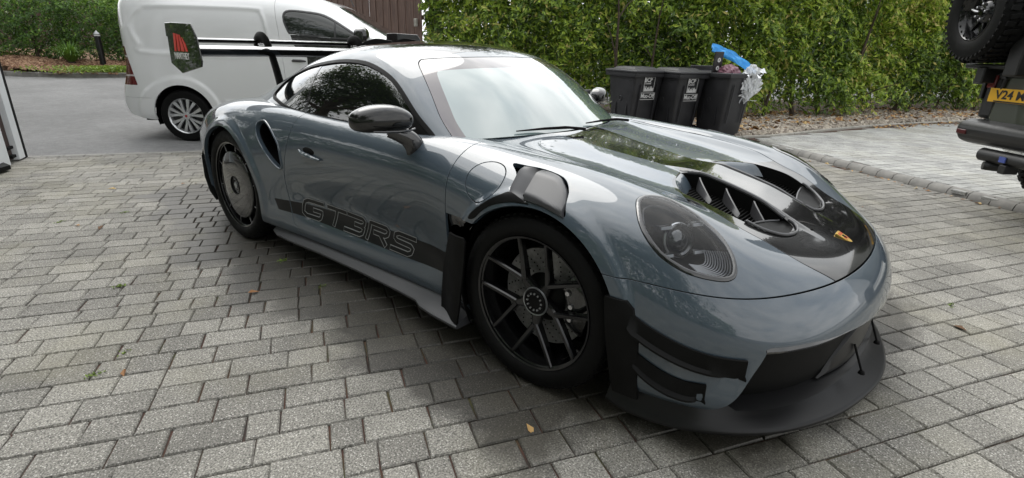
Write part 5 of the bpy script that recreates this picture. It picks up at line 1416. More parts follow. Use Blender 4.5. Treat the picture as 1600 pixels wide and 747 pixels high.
for sg in (-1, 1):
    bm = BM(); add_prism(bm, EP, .912, .922, lambda u, v, d: (u, sg*d, v)); ep = obj('endplate', bm, CARBON, wing, bevel=.003)
    if sg < 0: EPR = ep
    bm = BM(); pts = spl([(-3.04, .245*sg*1.6, 1.222), (-3.03, sg*.392, 1.262), (-2.985, sg*.392, 1.288), (-2.90, sg*.392, 1.278), (-2.845, sg*.392, 1.22), (-2.80, sg*.392, 1.13), (-2.75, sg*.392, 1.0), (-2.73, sg*.392, .92)], 4)
    pts = [(a, sg*.392, c) for a, b, c in pts]
    add_tube(bm, pts, [.031+.018*i/len(pts) for i in range(len(pts))], 8, flat=.38); obj('swan_neck', bm, SATIN, wing)
    bm = BM()
    for dx in (0, .035, .06): add_lathe(bm, [(0, .014), (.006, .012), (.007, 0)], (-3.0+dx, sg*.392, 1.232), 10, 'z')
    obj('wing_bolts', bm, SILVER, wing)
# roof fins
for i, (s_, x0) in enumerate(((.40, -1.72), (.20, -1.66), (-.02, -1.62), (-.24, -1.62))):
    for sg in ((1, -1) if s_ > 0 and False else (1,)):
        bm = BM(); A = []
        for t in np.linspace(0, 1, 9):
            x_ = x0-.42*t; zr = float(np.interp(-x_, [1.39, 1.79, 2.19, 2.6], [1.287, 1.260, 1.177, 1.05]))-.10*s_*s_-.006
            A.append([bm.verts.new((x_, s_-.003, zr)), bm.verts.new((x_, s_-.003, zr+.042*math.sin(PI*min(1, .12+t*.75))+.004)), bm.verts.new((x_, s_+.003, zr+.042*math.sin(PI*min(1, .12+t*.75))+.004)), bm.verts.new((x_, s_+.003, zr))])
        for a, b in zip(A, A[1:]):
            for j in range(3): bm.faces.new((a[j], a[j+1], b[j+1], b[j]))
        bm.faces.new(A[0]); bm.faces.new(A[-1])
        obj('roof_fin', bm, SATIN, car)
# ---- sponsor lettering on the endplate: red mark and white word
def text_bm(txt, size, extrude=.0008, shear=0., offset=0.):
    cu_ = bpy.data.curves.new('t', 'FONT'); cu_.body = txt; cu_.size = size; cu_.extrude = extrude; cu_.shear = shear; cu_.offset = offset; cu_.align_x = 'CENTER'; cu_.align_y = 'CENTER'; cu_.resolution_u = 3
    ob = bpy.data.objects.new('t', cu_); me = bpy.data.meshes.new_from_object(ob); bm = BM(); bm.from_mesh(me); bpy.data.objects.remove(ob); bpy.data.curves.remove(cu_); bpy.data.meshes.remove(me)
    return bm
def place(bm, fu, fv, fo, o):
    """map text plane (x,y,z) to o + x*fu + y*fv + z*fo"""
    fu, fv, fo, o = map(Vector, (fu, fv, fo, o))
    for v in bm.verts: v.co = o+fu*v.co.x+fv*v.co.y+fo*v.co.z
    return bm
WHITE_INK = mat('white_print', (.78, .78, .77), .5); RED_INK = mat('red_print', (.75, .05, .03), .45)
bm = BM()
for poly in ([(-3.095, 1.18), (-3.062, 1.18), (-3.028, 1.29), (-3.068, 1.295)], [(-3.035, 1.182), (-2.995, 1.182), (-2.985, 1.285), (-3.020, 1.29)], [(-2.975, 1.182), (-2.925, 1.182), (-2.925, 1.205), (-2.962, 1.285), (-2.977, 1.285)], [(-2.90, 1.182), (-2.868, 1.182), (-2.885, 1.225), (-2.935, 1.27)]):
    add_prism(bm, poly, -.9225, -.9245, lambda u, v, d: (u, d, v))
obj('red_mark', bm, RED_INK, EPR, smooth=False)
bm = text_bm('MANTHEY', .052, .0008, 0, .0012); place(bm, (1.05, 0, 0), (0, 0, 1.1), (0, -1, 0), (-2.985, -.9235, 1.150)); obj('endplate_lettering', bm, WHITE_INK, EPR, smooth=False)
# ============================================================ WHEELIE BINS
BINM = mat('bin_plastic', (.018, .018, .02), .48); vary(BINM, 6, (.014, .014, .016), (.026, .026, .03), .4, .58)
BINW = mat('bin_lettering', (.62, .62, .62), .6)
def bin_(label, x, y, z, rz, lid=True, s=1.0, letters=True):
    t = thing('wheelie_bin', label, 'bin', (x, y, z), rz, 'black wheelie bins standing by the hedge'); t.scale = (s, s, s)
    # local: front face +x, width along y
    bm = BM(); L0 = [(-.20, -.235, .05), (.27, -.235, .05), (.27, .235, .05), (-.20, .235, .05)]; rings = []
    for zz, x0, x1, hw, in ((.05, -.20, .235, .215), (.35, -.235, .275, .235), (.70, -.275, .315, .258), (.93, -.30, .345, .272), (.96, -.30, .348, .275)):
        r_ = []
        for cx, cy, a0 in ((x1, hw, 0), (x0, hw, 90), (x0, -hw, 180), (x1, -hw, 270)):
            for k in range(4):
                a = R(a0+30*k); rr = .035; r_.append(bm.verts.new((cx-rr*np.sign(cx)+rr*math.cos(a), cy-rr*np.sign(cy)+rr*math.sin(a), zz)))
        rings.append(r_)
    for a, b in zip(rings, rings[1:]):
        n = len(a)
        for k in range(n): bm.faces.new((a[k], a[(k+1) % n], b[(k+1) % n], b[k]))
    bm.faces.new(rings[0][::-1])
    obj('body', bm, BINM, t, angle=40)
    bm = BM(); V = []
    for o_, zz in ((.03, .925), (.035, .945), (.035, .985), (.012, .99), (.0, .985), (-.01, .93)):
        V.append([bm.verts.new((cx, cy, zz)) for cx, cy in ((.348+o_, .275+o_), (-.31-o_, .275+o_), (-.31-o_, -.275-o_), (.348+o_, -.275-o_))])
    for a, b in zip(V, V[1:]):
        for k in range(4): bm.faces.new((a[k], a[(k+1) % 4], b[(k+1) % 4], b[k]))
    obj('rim', bm, BINM, t, bevel=.006)
    # embossed lines on body
    bm = BM()
    for yy in (-.09, .09): add_box(bm, (.323, yy*1.7, .55), (.012, .02, .55), Matrix.Rotation(.11, 3, 'Y'))
    for xx in (-.10, .16): add_box(bm, (xx, -.247, .5), (.02, .012, .5), Matrix.Rotation(-.055, 3, 'X'))
    obj('rib', bm, BINM, t)
    bm = BM(); add_lathe(bm, [(.028, -.004), (.034, 0), (.040, -.004)], (.05, 0, 0), 20, 'z')
    bmesh.ops.transform(bm, matrix=Matrix.Translation((-.04, -.262, .60)) @ Matrix.Rotation(R(90), 4, 'X'), verts=bm.verts[:]); obj('moulded_ring', bm, BINM, t)
    for sy in (-1, 1):
        bm = BM(); add_lathe(bm, [(0, -.02), (.09, -.02), (.10, -.012), (.10, .022), (.085, .026), (0, .026)], (-.23, sy*.262, .10), 28, 'y'); obj('wheel', bm, RUBBER, t)
    bm = BM(); add_tube(bm, [(-.36, -.25, .955), (-.38, -.24, .985), (-.385, 0, .99), (-.38, .24, .985), (-.36, .25, .955)], .016, 10); obj('handle', bm, BINM, t)
    if lid:
        bm = BM(); V = []
        for (x0, x1, hw, zz) in ((-.345, .395, .318, .985), (-.345, .40, .322, 1.0), (-.34, .395, .315, 1.018), (-.29, .345, .27, 1.030), (-.25, .25, .225, 1.034), (-.22, .215, .195, 1.058), (-.19, .18, .16, 1.066)):
            V.append([bm.verts.new(v_) for v_ in ((x1, hw, zz), (x1*.5+x0*.5, hw*1.0, zz+.004), (x0, hw, zz), (x0, -hw, zz), (x1*.5+x0*.5, -hw, zz+.004), (x1, -hw, zz))])
        for a, b in zip(V, V[1:]):
            for k in range(6): bm.faces.new((a[k], a[(k+1) % 6], b[(k+1) % 6], b[k]))
        bm.faces.new(V[-1]); obj('lid', bm, BINM, t, bevel=.006, angle=30)
        bm = BM()
        for sy in (-.16, .16): add_tube(bm, [(-.35, sy-.05, .99), (-.35, sy+.05, .99)], .017, 10)
        obj('hinge', bm, BINM, t)
    if letters:
        tilt = .105; n_ = Vector((math.cos(tilt), 0, -math.sin(tilt))); up = Vector((math.sin(tilt), 0, math.cos(tilt)))
        def onf(yy, zz): return Vector((.3235+(zz-.70)*math.tan(tilt)*.98, yy, zz))+n_*.0105
        def q(bm, u0, u1, v0, v1): add_prism(bm, [(u0, v0), (u1, v0), (u1, v1), (u0, v1)], 0, .001, lambda u, v, d: onf(0, .60)+Vector((0, 1, 0))*u+up*v+n_*d)
        def fr(bm, u0, u1, v0, v1, w_):
            q(bm, u0, u1, v0, v0+w_); q(bm, u0, u1, v1-w_, v1); q(bm, u0, u0+w_, v0+w_, v1-w_); q(bm, u1-w_, u1, v0+w_, v1-w_)
        bm = BM(); fr(bm, -.10, .10, .12, .33, .006); obj('label_frame', bm, BINW, t, smooth=False)
        b2 = text_bm('BCP', .085, .0005, 0, .002); place(b2, (0, 1, 0), up, n_, onf(-.028, .60)+up*.285+n_*.0008); obj('label_text', b2, BINW, t, smooth=False)
        b2 = text_bm('Council', .038, .0005, 0, .0006); place(b2, (0, 1, 0), up, n_, onf(-.028, .60)+up*.238+n_*.0008); obj('label_text', b2, BINW, t, smooth=False)
        bm = BM(); rg = np.random.default_rng(4)
        for k in range(13): hgt = .02+.05*rg.random(); q(bm, -.086+k*.0135, -.086+k*.0135+.0115, .128, .128+hgt)
        obj('label_skyline', bm, BINW, t, smooth=False)
        bm = BM(); fr(bm, -.14, .14, -.005, .100, .007); obj('label_plate', bm, BINW, t, smooth=False)
        b2 = text_bm('Muc-Off', .088, .0005, 0, .002); place(b2, (0, .86, 0), up, n_, onf(0, .60)+up*.050+n_*.0012); obj('label_text', b2, BINW, t, smooth=False)
    return t
BZ = R(-22)
bin_('closed black wheelie bin with white lettering, leftmost of the three', -2.95, 5.36, 0, BZ, True, .99)
bin_('closed black wheelie bin with white lettering, standing between two other bins', -2.44, 5.74, 0, BZ, True, .99)
b3 = bin_('overfull black wheelie bin with its lid open, rubbish spilling over the rim', -1.86, 6.14, .0, BZ, False, 1.02, False)
M3 = Matrix.Translation((-1.86, 6.14, 0)) @ Matrix.Rotation(BZ, 4, 'Z')
def w3(p): return M3 @ Vector(p)
# open lid hanging behind
bm = BM(); add_box(bm, (-.43, 0, .80), (.03, .60, .55), Matrix.Rotation(.12, 3, 'Y')); obj('lid', bm, BINM, b3, bevel=.01)
bm = BM(); BLACKBD = mat('black_card', (.012, .012, .013), .35)
add_box(bm, (0, 0, .16), (.03, .16, .34)); o = obj('upright_board', bm, BLACKBD, bevel=.003); o.location = w3((.03, -.235, .97)); o.rotation_euler = (0, .08, BZ); tag(o, 'upright black board with two white rings sticking out of the open bin', 'board')
for zz in (.10, .215):
    bm = BM(); add_lathe(bm, [(.012, .016), (.012, .020), (.032, .020), (.032, .016)], (0, 0, 0), 20, 'x')
    for v in bm.verts: v.co.z += zz
    r_ = obj('ring', bm, BINW, o)
CLOTH = mat('blue_plastic', (.02, .30, .72), .38, spec=.6); CLEAR = mat('clear_wrap', (.80, .82, .84), .22, spec=.8)
def _c():
    m = CLEAR; P(m).inputs['Alpha'].default_value = .62
_c()
# blue sheet draped diagonally over the opening
bm = BM(); rg = np.random.default_rng(5); A = []; nU, nV_ = 30, 12
for i in range(nU+1):
    t = i/nU; row = []
    for j in range(nV_+1):
        v = j/nV_-.5; w = .30*(1-.25*t)
        p = Vector((-.08+.36*t, -.26+.60*t, 1.36-.36*t+.05*math.sin(t*3.1)))+Vector((.30, -.28, -.42))*v*w*(1.0)
        p.z += .018*math.sin(v*16+t*5)+.012*math.sin(v*29-t*11)-.10*abs(v)**1.5*w; p.x += .010*math.sin(t*23+v*9)
        row.append(bm.verts.new(w3(p)))
    A.append(row)
for a, b in zip(A, A[1:]):
    for j in range(nV_): bm.faces.new((a[j], a[j+1], b[j+1], b[j]))
o = obj('plastic_sheet', bm, CLOTH); sm = o.modifiers.new('s', 'SOLIDIFY'); sm.thickness = .003; tag(o, 'bright blue plastic sheet draped over the open bin', 'plastic sheet')
# pink bag and clear wrap
bm = BM(); bmesh.ops.create_icosphere(bm, subdivisions=4, radius=1)
for v in bm.verts:
    n = v.co.copy(); f = 1+.10*math.sin(n.x*9+n.y*5)*math.sin(n.z*7+n.x*3)+.05*math.sin(n.y*21+n.z*13); v.co = w3((.10+n.x*.17*f, -.05+n.y*.19*f, .985+n.z*.14*f))
tag(obj('rubbish_bag', bm, mat('mauve_bag', (.20, .09, .12), .35)), 'crumpled mauve rubbish bag in the open bin', 'bag')
bm = BM(); bmesh.ops.create_icosphere(bm, subdivisions=5, radius=1)
for v in bm.verts:
    n = v.co.copy(); q = fnoise(np.array([[n.x, n.y, n.z]]), 5, 9)[0]*.22+fnoise(np.array([[n.x, n.y, n.z]]), 13, 8)[0]*.16+fnoise(np.array([[n.x, n.y, n.z]]), 28, 6)[0]*.08; f = 1+q
    zz = n.z; tp = 1-.45*max(0, -zz); v.co = w3((.335+n.x*.085*f*tp, .19+n.y*.17*f*tp-.05*max(0, -zz), .86+zz*.27*(1+.4*q)))
o = obj('bubble_wrap', bm, CLEAR, angle=25); tag(o, 'clear crumpled plastic wrap hanging over the corner of the open bin', 'plastic wrap')
bm = BM()
for k in range(60):
    a = rg.random()*6.28; zz = rg.uniform(-.9, .9); tp = 1-.45*max(0, -zz)
    p = Vector((.335+math.cos(a)*.092*tp, .19+math.sin(a)*.18*tp-.05*max(0, -zz), .86+zz*.26)); s_ = .02+.03*rg.random()
    vs_ = [bm.verts.new(w3(p+Vector(rg.normal(0, s_, 3)))) for _ in range(3)]; bm.faces.new(vs_)
wr = obj('wrap_folds', bm, mat('wrap_glint', (.85, .87, .9), .15), o, smooth=False)

# ============================================================ WHITE VAN
VW = mat('van_white', (.74, .75, .755), .28, coat=1, coat_rough=.03); VBLK = mat('van_black_film', (.010, .010, .011), .15, coat=.8); VTRIM = mat('van_grey_plastic', (.05, .05, .052), .5)
VGL = mat('van_glass', (.02, .024, .022), .03, coat=1, coat_rough=0); VRED = mat('tail_lamp_red', (.12, .005, .008), .12, coat=1); VLW = mat('tail_lamp_clear', (.55, .5, .5), .15, coat=1)
VSIL = mat('alloy_silver', (.55, .56, .57), .28, .75); VDK = mat('alloy_dark', (.012, .012, .014), .35)
vdir = R(42)
van = thing('panel_van', 'white panel van with black lower door panel and twin-spoke alloy wheels, parked on the road', 'van', (-6.56, .22, 0), vdir, None)
# local van frame: +x forward from rear axle, right side at y=-.91 ... axle line at the outer wheel face
YC = .90      # centre line offset: local y=0 is the outer right wheel face
def vgrid():
    # stations listed front -> rear (x' = -x); rows bottom -> roof centre ; lateral s from the centre line
    X = [3.60, 3.45, 3.10, 2.70, 2.30, 1.90, 1.50, 1.0, .5, 0, -.30, -.50]
    Z = [[.30, .24, .22, .22, .22, .22, .22, .22, .22, .24, .27, .30],
         [.55, .50, .48, .48, .48, .48, .48, .48, .48, .48, .48, .48],
         [.80, .82, .82, .82, .82, .82, .82, .82, .82, .82, .82, .82],
         [.95, 1.02, 1.10, 1.20, 1.30, 1.32, 1.32, 1.32, 1.31, 1.30, 1.28, 1.25],
         [.98, 1.06, 1.15, 1.28, 1.42, 1.58, 1.655, 1.67, 1.67, 1.68, 1.69, 1.68],
         [.99, 1.075, 1.18, 1.32, 1.49, 1.68, 1.77, 1.80, 1.80, 1.81, 1.82, 1.81],
         [1.0, 1.08, 1.19, 1.34, 1.53, 1.73, 1.82, 1.85, 1.86, 1.87, 1.87, 1.865]]
    Sx = [[.60, .80, .87, .90, .90, .90, .90, .90, .90, .90, .89, .87],
          [.64, .83, .90, .915, .92, .92, .92, .92, .92, .92, .915, .89],
          [.62, .82, .90, .92, .925, .925, .925, .925, .925, .925, .92, .89],
          [.56, .76, .85, .88, .895, .90, .905, .905, .905, .905, .90, .87],
          [.50, .66, .74, .76, .765, .79, .80, .805, .81, .81, .805, .77],
          [.35, .48, .55, .58, .60, .64, .66, .67, .67, .67, .665, .63],
          [0]*12]
    fan = [[(-.66, .80, .34), (-.72, .45, .34), (-.735, 0, .34)], [(-.68, .82, .50), (-.755, .47, .50), (-.77, 0, .50)], [(-.62, .80, .82), (-.69, .46, .82), (-.70, 0, .82)], [(-.60, .78, 1.15), (-.67, .45, 1.15), (-.68, 0, 1.15)],
           [(-.60, .70, 1.66), (-.64, .42, 1.66), (-.65, 0, 1.66)], [(-.57, .58, 1.77), (-.61, .35, 1.78), (-.62, 0, 1.78)], [(-.48, 0, 1.855), (-.53, 0, 1.85), (-.57, 0, 1.84)]]
    return [[(-X[k], Sx[r][k], Z[r][k]) for k in range(12)]+[(-a, b, c) for a, b, c in fan[r]] for r in range(7)]
VS = surface(vgrid(), 330, 110); VS[-1, :, 1] = 0; VS[:, -1, 1] = 0; VS[..., 0] *= -1
def vdef(S):
    S = S.copy(); x, s, z = S[..., 0], S[..., 1], S[..., 2]
    panel_ = [(-.36, 1.20), (-.42, 1.42), (-.33, 1.58), (-.15, 1.63), (.95, 1.63), (1.08, 1.58), (1.14, 1.40), (1.16, 1.20), (1.05, 1.10), (-.25, 1.10)]
    d = psd(spl(panel_, 5, True), (0, 2))(S.reshape(-1, 3)).reshape(x.shape); m = smooth01((s-.6)/.1)
    s = s-.014*smooth01((d+.02)/.045)*m+.010*np.exp(-(d/.022)**2)*m
    dw = np.hypot(x, z-.33)-.40; s = s+.020*smooth01((.11-dw)/.05)*m*smooth01((z-.25)/.1)
    dw = np.hypot(x-2.785, z-.33)-.40; s = s+.020*smooth01((.11-dw)/.05)*m*smooth01((z-.25)/.1)
    s = s+.010*np.exp(-((z-.52)/.02)**2)*m*smooth01((x-.5)/.05)*smooth01((2.3-x)/.05)
    S[..., 1] = s; S[..., 0] = x-.10*smooth01((-.15-x)/.35); return S
VS = vdef(VS); vb = grid_sheet(VS)
c_ = np.array([1.4, 0, .9])
if (((vb.V-c_)*vb.N).sum(1)).mean() < 0: vb = grid_sheet(VS, True)
varch = lambda cx, r=.385: (lambda V: np.where(V[:, 1] > .6, np.hypot(V[:, 0]-cx, V[:, 2]-.33)-r, 1.))
VWIN = spl([(1.42, 1.37), (1.36, 1.52), (1.37, 1.60), (1.44, 1.625), (1.65, 1.615), (1.85, 1.58), (2.08, 1.46), (2.26, 1.345), (2.24, 1.318), (2.0, 1.325), (1.7, 1.34), (1.48, 1.355)], 4, True)
vw_ = lambda sg, off=0.: (lambda V: np.where(V[:, 1] > .55, psd(VWIN, (0, 2), sg)(V)-off, 1. if sg < 0 else -1.))
SLD = [(1.24, 1.72), (1.29, 1.4), (1.32, 1.0), (1.33, .6), (1.36, .30)]     # front door rear edge
SLR = [(.55, .30), (.50, .45), (.46, .62), (.45, .95)]
DRF = [(2.30, 1.33), (2.32, .8), (2.32, .55), (2.30, .30)]
BLKP = [(1.435, 1.345), (1.47, 1.22), (1.58, 1.15), (1.62, 1.08), (1.61, .30), (2.30, .30), (2.32, .6), (2.32, .9), (2.28, 1.325), (2.0, 1.319), (1.7, 1.333), (1.5, 1.348)]
scrn = [( -.3, 1.22), (.66, 1.26), (.62, 1.45), (.55, 1.66), (.50, 1.70), (-.3, 1.74)]
_sx = lambda V: np.interp(V[:, 2], [q[1] for q in SLD[::-1]], [q[0] for q in SLD[::-1]]); _dx = lambda V: np.interp(V[:, 2], [q[1] for q in DRF[::-1]], [q[0] for q in DRF[::-1]])
vbody = cut(vb, varch(0), varch(2.785), vw_(-1, .004), lambda V: V[:, 2]-.22)
vdoor_f = lambda g: (lambda V: np.minimum(np.minimum(V[:, 0]-_sx(V), _dx(V)-V[:, 0]), np.minimum((V[:, 1]-.665)*1., V[:, 2]-.30))-g)
vdoor = cut(vbody, vdoor_f(.003)); vbody = cut(vbody, lambda V: -vdoor_f(-.003)(V))
vlamp = [(-1.1, .70), (-1.1, 1.16), (-.63, 1.16), (-.585, .95), (-.53, .70)]
lampm = lambda sg: (lambda V: np.where((V[:, 0] < -.3) & (V[:, 1] > .68), psd(vlamp, (0, 2), sg)(V), 1. if sg < 0 else -1.))
bumpm = lambda V: .545-V[:, 2]
vl = cut(vb, lampm(1)); vbump = cut(vbody, lambda V: np.where(V[:, 0] < -.36, .545-V[:, 2], -1.)); vbody2 = cut(vbody, lampm(-1), lambda V: np.where(V[:, 0] < -.34, np.where(V[:, 0] < -.36, V[:, 2]-.550, 1.), 1.))
def vside(sh, sg):
    s_ = side(sh, sg); V = s_.V.copy(); V[:, 1] += YC-.015+.03; return Sheet(V, s_.N, s_.F)
def vboth(sh): return join(vside(sh, 1), vside(sh, -1))
vblk = lambda sg, o_=0.: (lambda V: np.where(V[:, 1] > .6, psd(BLKP, (0, 2), sg)(V)-o_, 1. if sg < 0 else -1.))
white = vbody2; vdw = cut(vdoor, vblk(-1)); vdb = cut(vdoor, vblk(1))
wsm = lambda sg: (lambda V: np.where((V[:, 0] > 1.80), psd(scrn, (1, 2), sg)(V), 1. if sg < 0 else -1.))
vp = panel('body', vboth(cut(white, wsm(-1))), VW, van, depth=.02); s_ = flange(vboth(cut(vb, wsm(1))), .005); new_mesh('windscreen', s_.V, s_.F, VGL, van, normals=s_.N)

panel('rear_bumper', vboth(vbump), VW, van, depth=.02)
for sg in (-1, 1):
    dv = panel('front_door', vside(vdw, sg), VW, van, depth=.015); o = panel('door_film', vside(vdb, sg), VBLK, dv, depth=.01); o['label'] = 'black lower panel of the front door'
    panel('tail_lamp', vside(cut(vl, lambda V: np.abs(np.abs(V[:, 2]-.93)-.115)-.012), sg), VRED, van); panel('reversing_lamp', vside(cut(vl, lambda V: .012-np.abs(np.abs(V[:, 2]-.93)-.115)), sg), VLW, van)
    gw = offset(cut(vb, vw_(1)), -.006); panel('side_window', vside(gw, sg), VGL, van, depth=.003)
    sl = offset(cut(vb, lambda V: np.where(V[:, 1] > .55, .009-np.abs(psd(VWIN, (0, 2))(V)), -1.)), .001); panel('window_seal', vside(sl, sg), VTRIM, van, depth=.004)
    qb = offset(cut(vb, vw_(1), lambda V: .011-np.abs(V[:, 0]-1.98)), -.003); panel('quarter_divider', vside(qb, sg), VTRIM, van, depth=.004)
    yb = -.90+YC+.015 if sg < 0 else .90+YC+.015
    bm = BM(); add_tube(bm, [(1.42, yb, 1.035), (1.45, yb+sg*.028, 1.045), (1.54, yb+sg*.030, 1.045), (1.60, yb+sg*.010, 1.038)], [.012, .016, .016, .012], 10); obj('door_handle', bm, VTRIM, van)
    # door mirror
    bm = BM(); V = []
    for yy, hx, hz_ in ((.03, .05, .07), (.08, .09, .10), (.17, .10, .115), (.24, .085, .10), (.27, .05, .07)):
        V.append([bm.verts.new((2.33+hx*np.sign(math.cos(a))*abs(math.cos(a))**.6*(.8 if math.cos(a) < 0 else 1), yb+sg*yy-sg*.05, 1.34+hz_*np.sign(math.sin(a))*abs(math.sin(a))**.6)) for a in np.linspace(0, 2*PI, 17)[:-1]])
    for a, b in zip(V, V[1:]):
        for j in range(16): bm.faces.new((a[j], a[(j+1) % 16], b[(j+1) % 16], b[j]))
    bm.faces.new(V[0]); bm.faces.new(V[-1]); obj('door_mirror', bm, VBLK, van)
# dark shell so that no light shows through the seams
us = offset(cut(grid_sheet(VS[::2, ::2], False), varch(0, .40), varch(2.785, .40)), 0.); us.N = us.N*(1 if (((us.V-c_)*us.N).sum(1)).mean() > 0 else -1)
us = offset(us, -.03); q = vboth(us); new_mesh('inner_shell', q.V, q.F, MATTBLK, van, normals=q.N)
bm = BM(); add_tube(bm, [(2.02, YC, 1.74), (1.93, YC, 1.95), (1.90, YC, 2.05)], [.008, .004, .003], 6); obj('aerial', bm, VTRIM, van)
def van_wheel(x, yo, sg):
    def fin(name, bm, m, parent, **k):
        bmesh.ops.transform(bm, matrix=Matrix.Translation((x, yo, .33)), verts=bm.verts[:]); return obj(name, bm, m, parent, **k)
    S_ = lambda pr: [(a, sg*b) for a, b in pr]
    bm = BM(); add_lathe(bm, S_([(.222, .004), (.212, -.004), (.200, -.03), (.195, -.15)]), n=60); rim = fin('wheel', bm, VSIL, van)
    bm = BM(); add_lathe(bm, S_([(.218, -.002), (.225, .010), (.262, .014), (.30, .010), (.315, -.006), (.328, -.03), (.330, -.06), (.324, -.061), (.324, -.07), (.33, -.071), (.33, -.15), (.315, -.19), (.22, -.20)]), n=72); fin('tyre', bm, RUBBER, rim)
    bm = BM(); add_lathe(bm, S_([(0, -.055), (.20, -.055)]), n=40); fin('hub_back', bm, VDK, rim)
    bm = BM()
    for k in range(7):
        for s2 in (-1, 1):
            a = 2*PI*k/7+.22+s2*.13; a2 = 2*PI*k/7+.22+s2*.30 if False else 2*PI*k/7+.22+s2*.205; V = []
            for r_, aa, w_, y_ in ((.045, a, .010, -.018), (.10, a, .012, -.010), (.20, a2, .020, -.004), (.216, a2, .021, -.008)):
                c = np.array([r_*math.cos(aa), r_*math.sin(aa)]); n_ = np.array([-math.sin(aa), math.cos(aa)])
                V.append([bm.verts.new((c[0]+n_[0]*o_, sg*y2, c[1]+n_[1]*o_)) for o_, y2 in ((-w_, y_-.03), (-w_, y_), (w_, y_+.002*s2), (w_, y_-.03))])
            for p_, q_ in zip(V, V[1:]):
                for j in range(4): bm.faces.new((p_[j], p_[(j+1) % 4], q_[(j+1) % 4], q_[j]))
    fin('spokes', bm, VSIL, rim, angle=25)
    bm = BM(); add_lathe(bm, S_([(.050, -.02), (.046, -.006), (.028, -.004), (0, -.002)]), n=24); fin('hub_cap', bm, VSIL, rim)
    bm = BM(); add_lathe(bm, S_([(.016, -.002), (0, .0005)]), n=16); fin('hub_badge', bm, mat('hub_red', (.35, .02, .02), .3) if 'hub_red' not in bpy.data.materials else bpy.data.materials['hub_red'], rim)
for x in (0, 2.785):
    van_wheel(x, .0, -1); van_wheel(x, 2*YC+.03, 1)
    bm = BM(); add_lathe(bm, [(.388, .03), (.40, .35), (.05, .36)], (x, 0, .33), 40); bmesh.ops.delete(bm, geom=[v for v in bm.verts if v.co.z < .15], context='VERTS'); obj('arch_liner', bm, MATTBLK, van)
bm = BM(); add_box(bm, (1.4, YC, .28), (4.0, 1.5, .06)); obj('underfloor', bm, MATTBLK, van)

# ============================================================ OFF-ROADER on the right
OLV = mat('olive_paint', (.045, .052, .036), .32, coat=1); OBK = mat('black_textured', (.014, .014, .015), .42); vary(OBK, 40, g3(.010), g3(.019), .38, .5)
PLATE = mat('yellow_plate', (.72, .40, .02), .35); INK = mat('plate_ink', (.012, .012, .012), .4)
orr = thing('off_roader', 'dark olive off-road car with big spare wheel on its tailgate and yellow number plate', 'car', (1.16, 3.95, .06), R(-47))
# local: x to the right along the tail, y = forward (away), z up ; tail face at y=0
bm = BM(); W_ = 1.85
def rb(bm, x0, x1, y0, y1, z0, z1): add_box(bm, ((x0+x1)/2, (y0+y1)/2, (z0+z1)/2), (x1-x0, y1-y0, z1-z0))
prof = [(0.02, .62), (0, 1.02), (.03, 1.30), (.10, 1.80), (.35, 1.88), (2.7, 1.86), (3.1, 1.30), (4.1, 1.15), (4.2, .9), (4.2, .55), (3.9, .45), (.3, .45)]
add_prism(bm, prof, .02, W_, lambda u, v, d: (d, u, v)); obj('body', bm, OLV, orr, bevel=.05)
bm = BM(); rb(bm, .01, .16, -.03, .40, .74, 1.12); obj('rear_corner', bm, OBK, orr, bevel=.03)
bm = BM(); rb(bm, .035, .115, -.045, .02, .99, 1.10); obj('tail_lamp', bm, VRED, orr, bevel=.01)
bm = BM(); add_prism(bm, [(.14, .76), (.17, .70), (1.7, .70), (1.72, .76), (1.70, 1.06), (1.66, 1.10), (.24, 1.10), (.17, 1.04)], -.045, .05, lambda u, v, d: (u, d, v)); obj('tailgate_panel', bm, OLV, orr, bevel=.02)
bm = BM(); add_tube(bm, spl([(.20, -.055, .99), (.215, -.06, 1.07), (.26, -.06, 1.10), (1.4, -.06, 1.10)], 4), .014, 8); obj('panel_rim', bm, OBK, orr)
bm = BM(); pr = [(-.13, .70), (-.15, .62), (-.10, .545), (-.02, .52), (.4, .50), (.4, .72), (-.05, .73)]
add_prism(bm, pr, -.03, W_+.05, lambda u, v, d: (d, u, v)); obj('rear_bumper', bm, OBK, orr, bevel=.03)
bm = BM(); rb(bm, -.005, .09, -.152, -.13, .60, .64); obj('bumper_reflector', bm, mat('dark_reflector', (.06, .006, .006), .3), orr, bevel=.006)
bm = BM(); rb(bm, .11, .63, -.066, -.058, .885, .996); pl = obj('number_plate', bm, PLATE, orr, bevel=.002)
b2 = text_bm('V24 MUC', .095, .0006, 0, .0022); place(b2, (1.02, 0, 0), (0, 0, 1.0), (0, -1, 0), (.37, -.068, .944)); obj('plate_lettering', b2, INK, pl, smooth=False)
bm = BM(); add_box(bm, (.37, -.069, .893), (.40, .001, .010)); obj('plate_footer', bm, INK, pl)
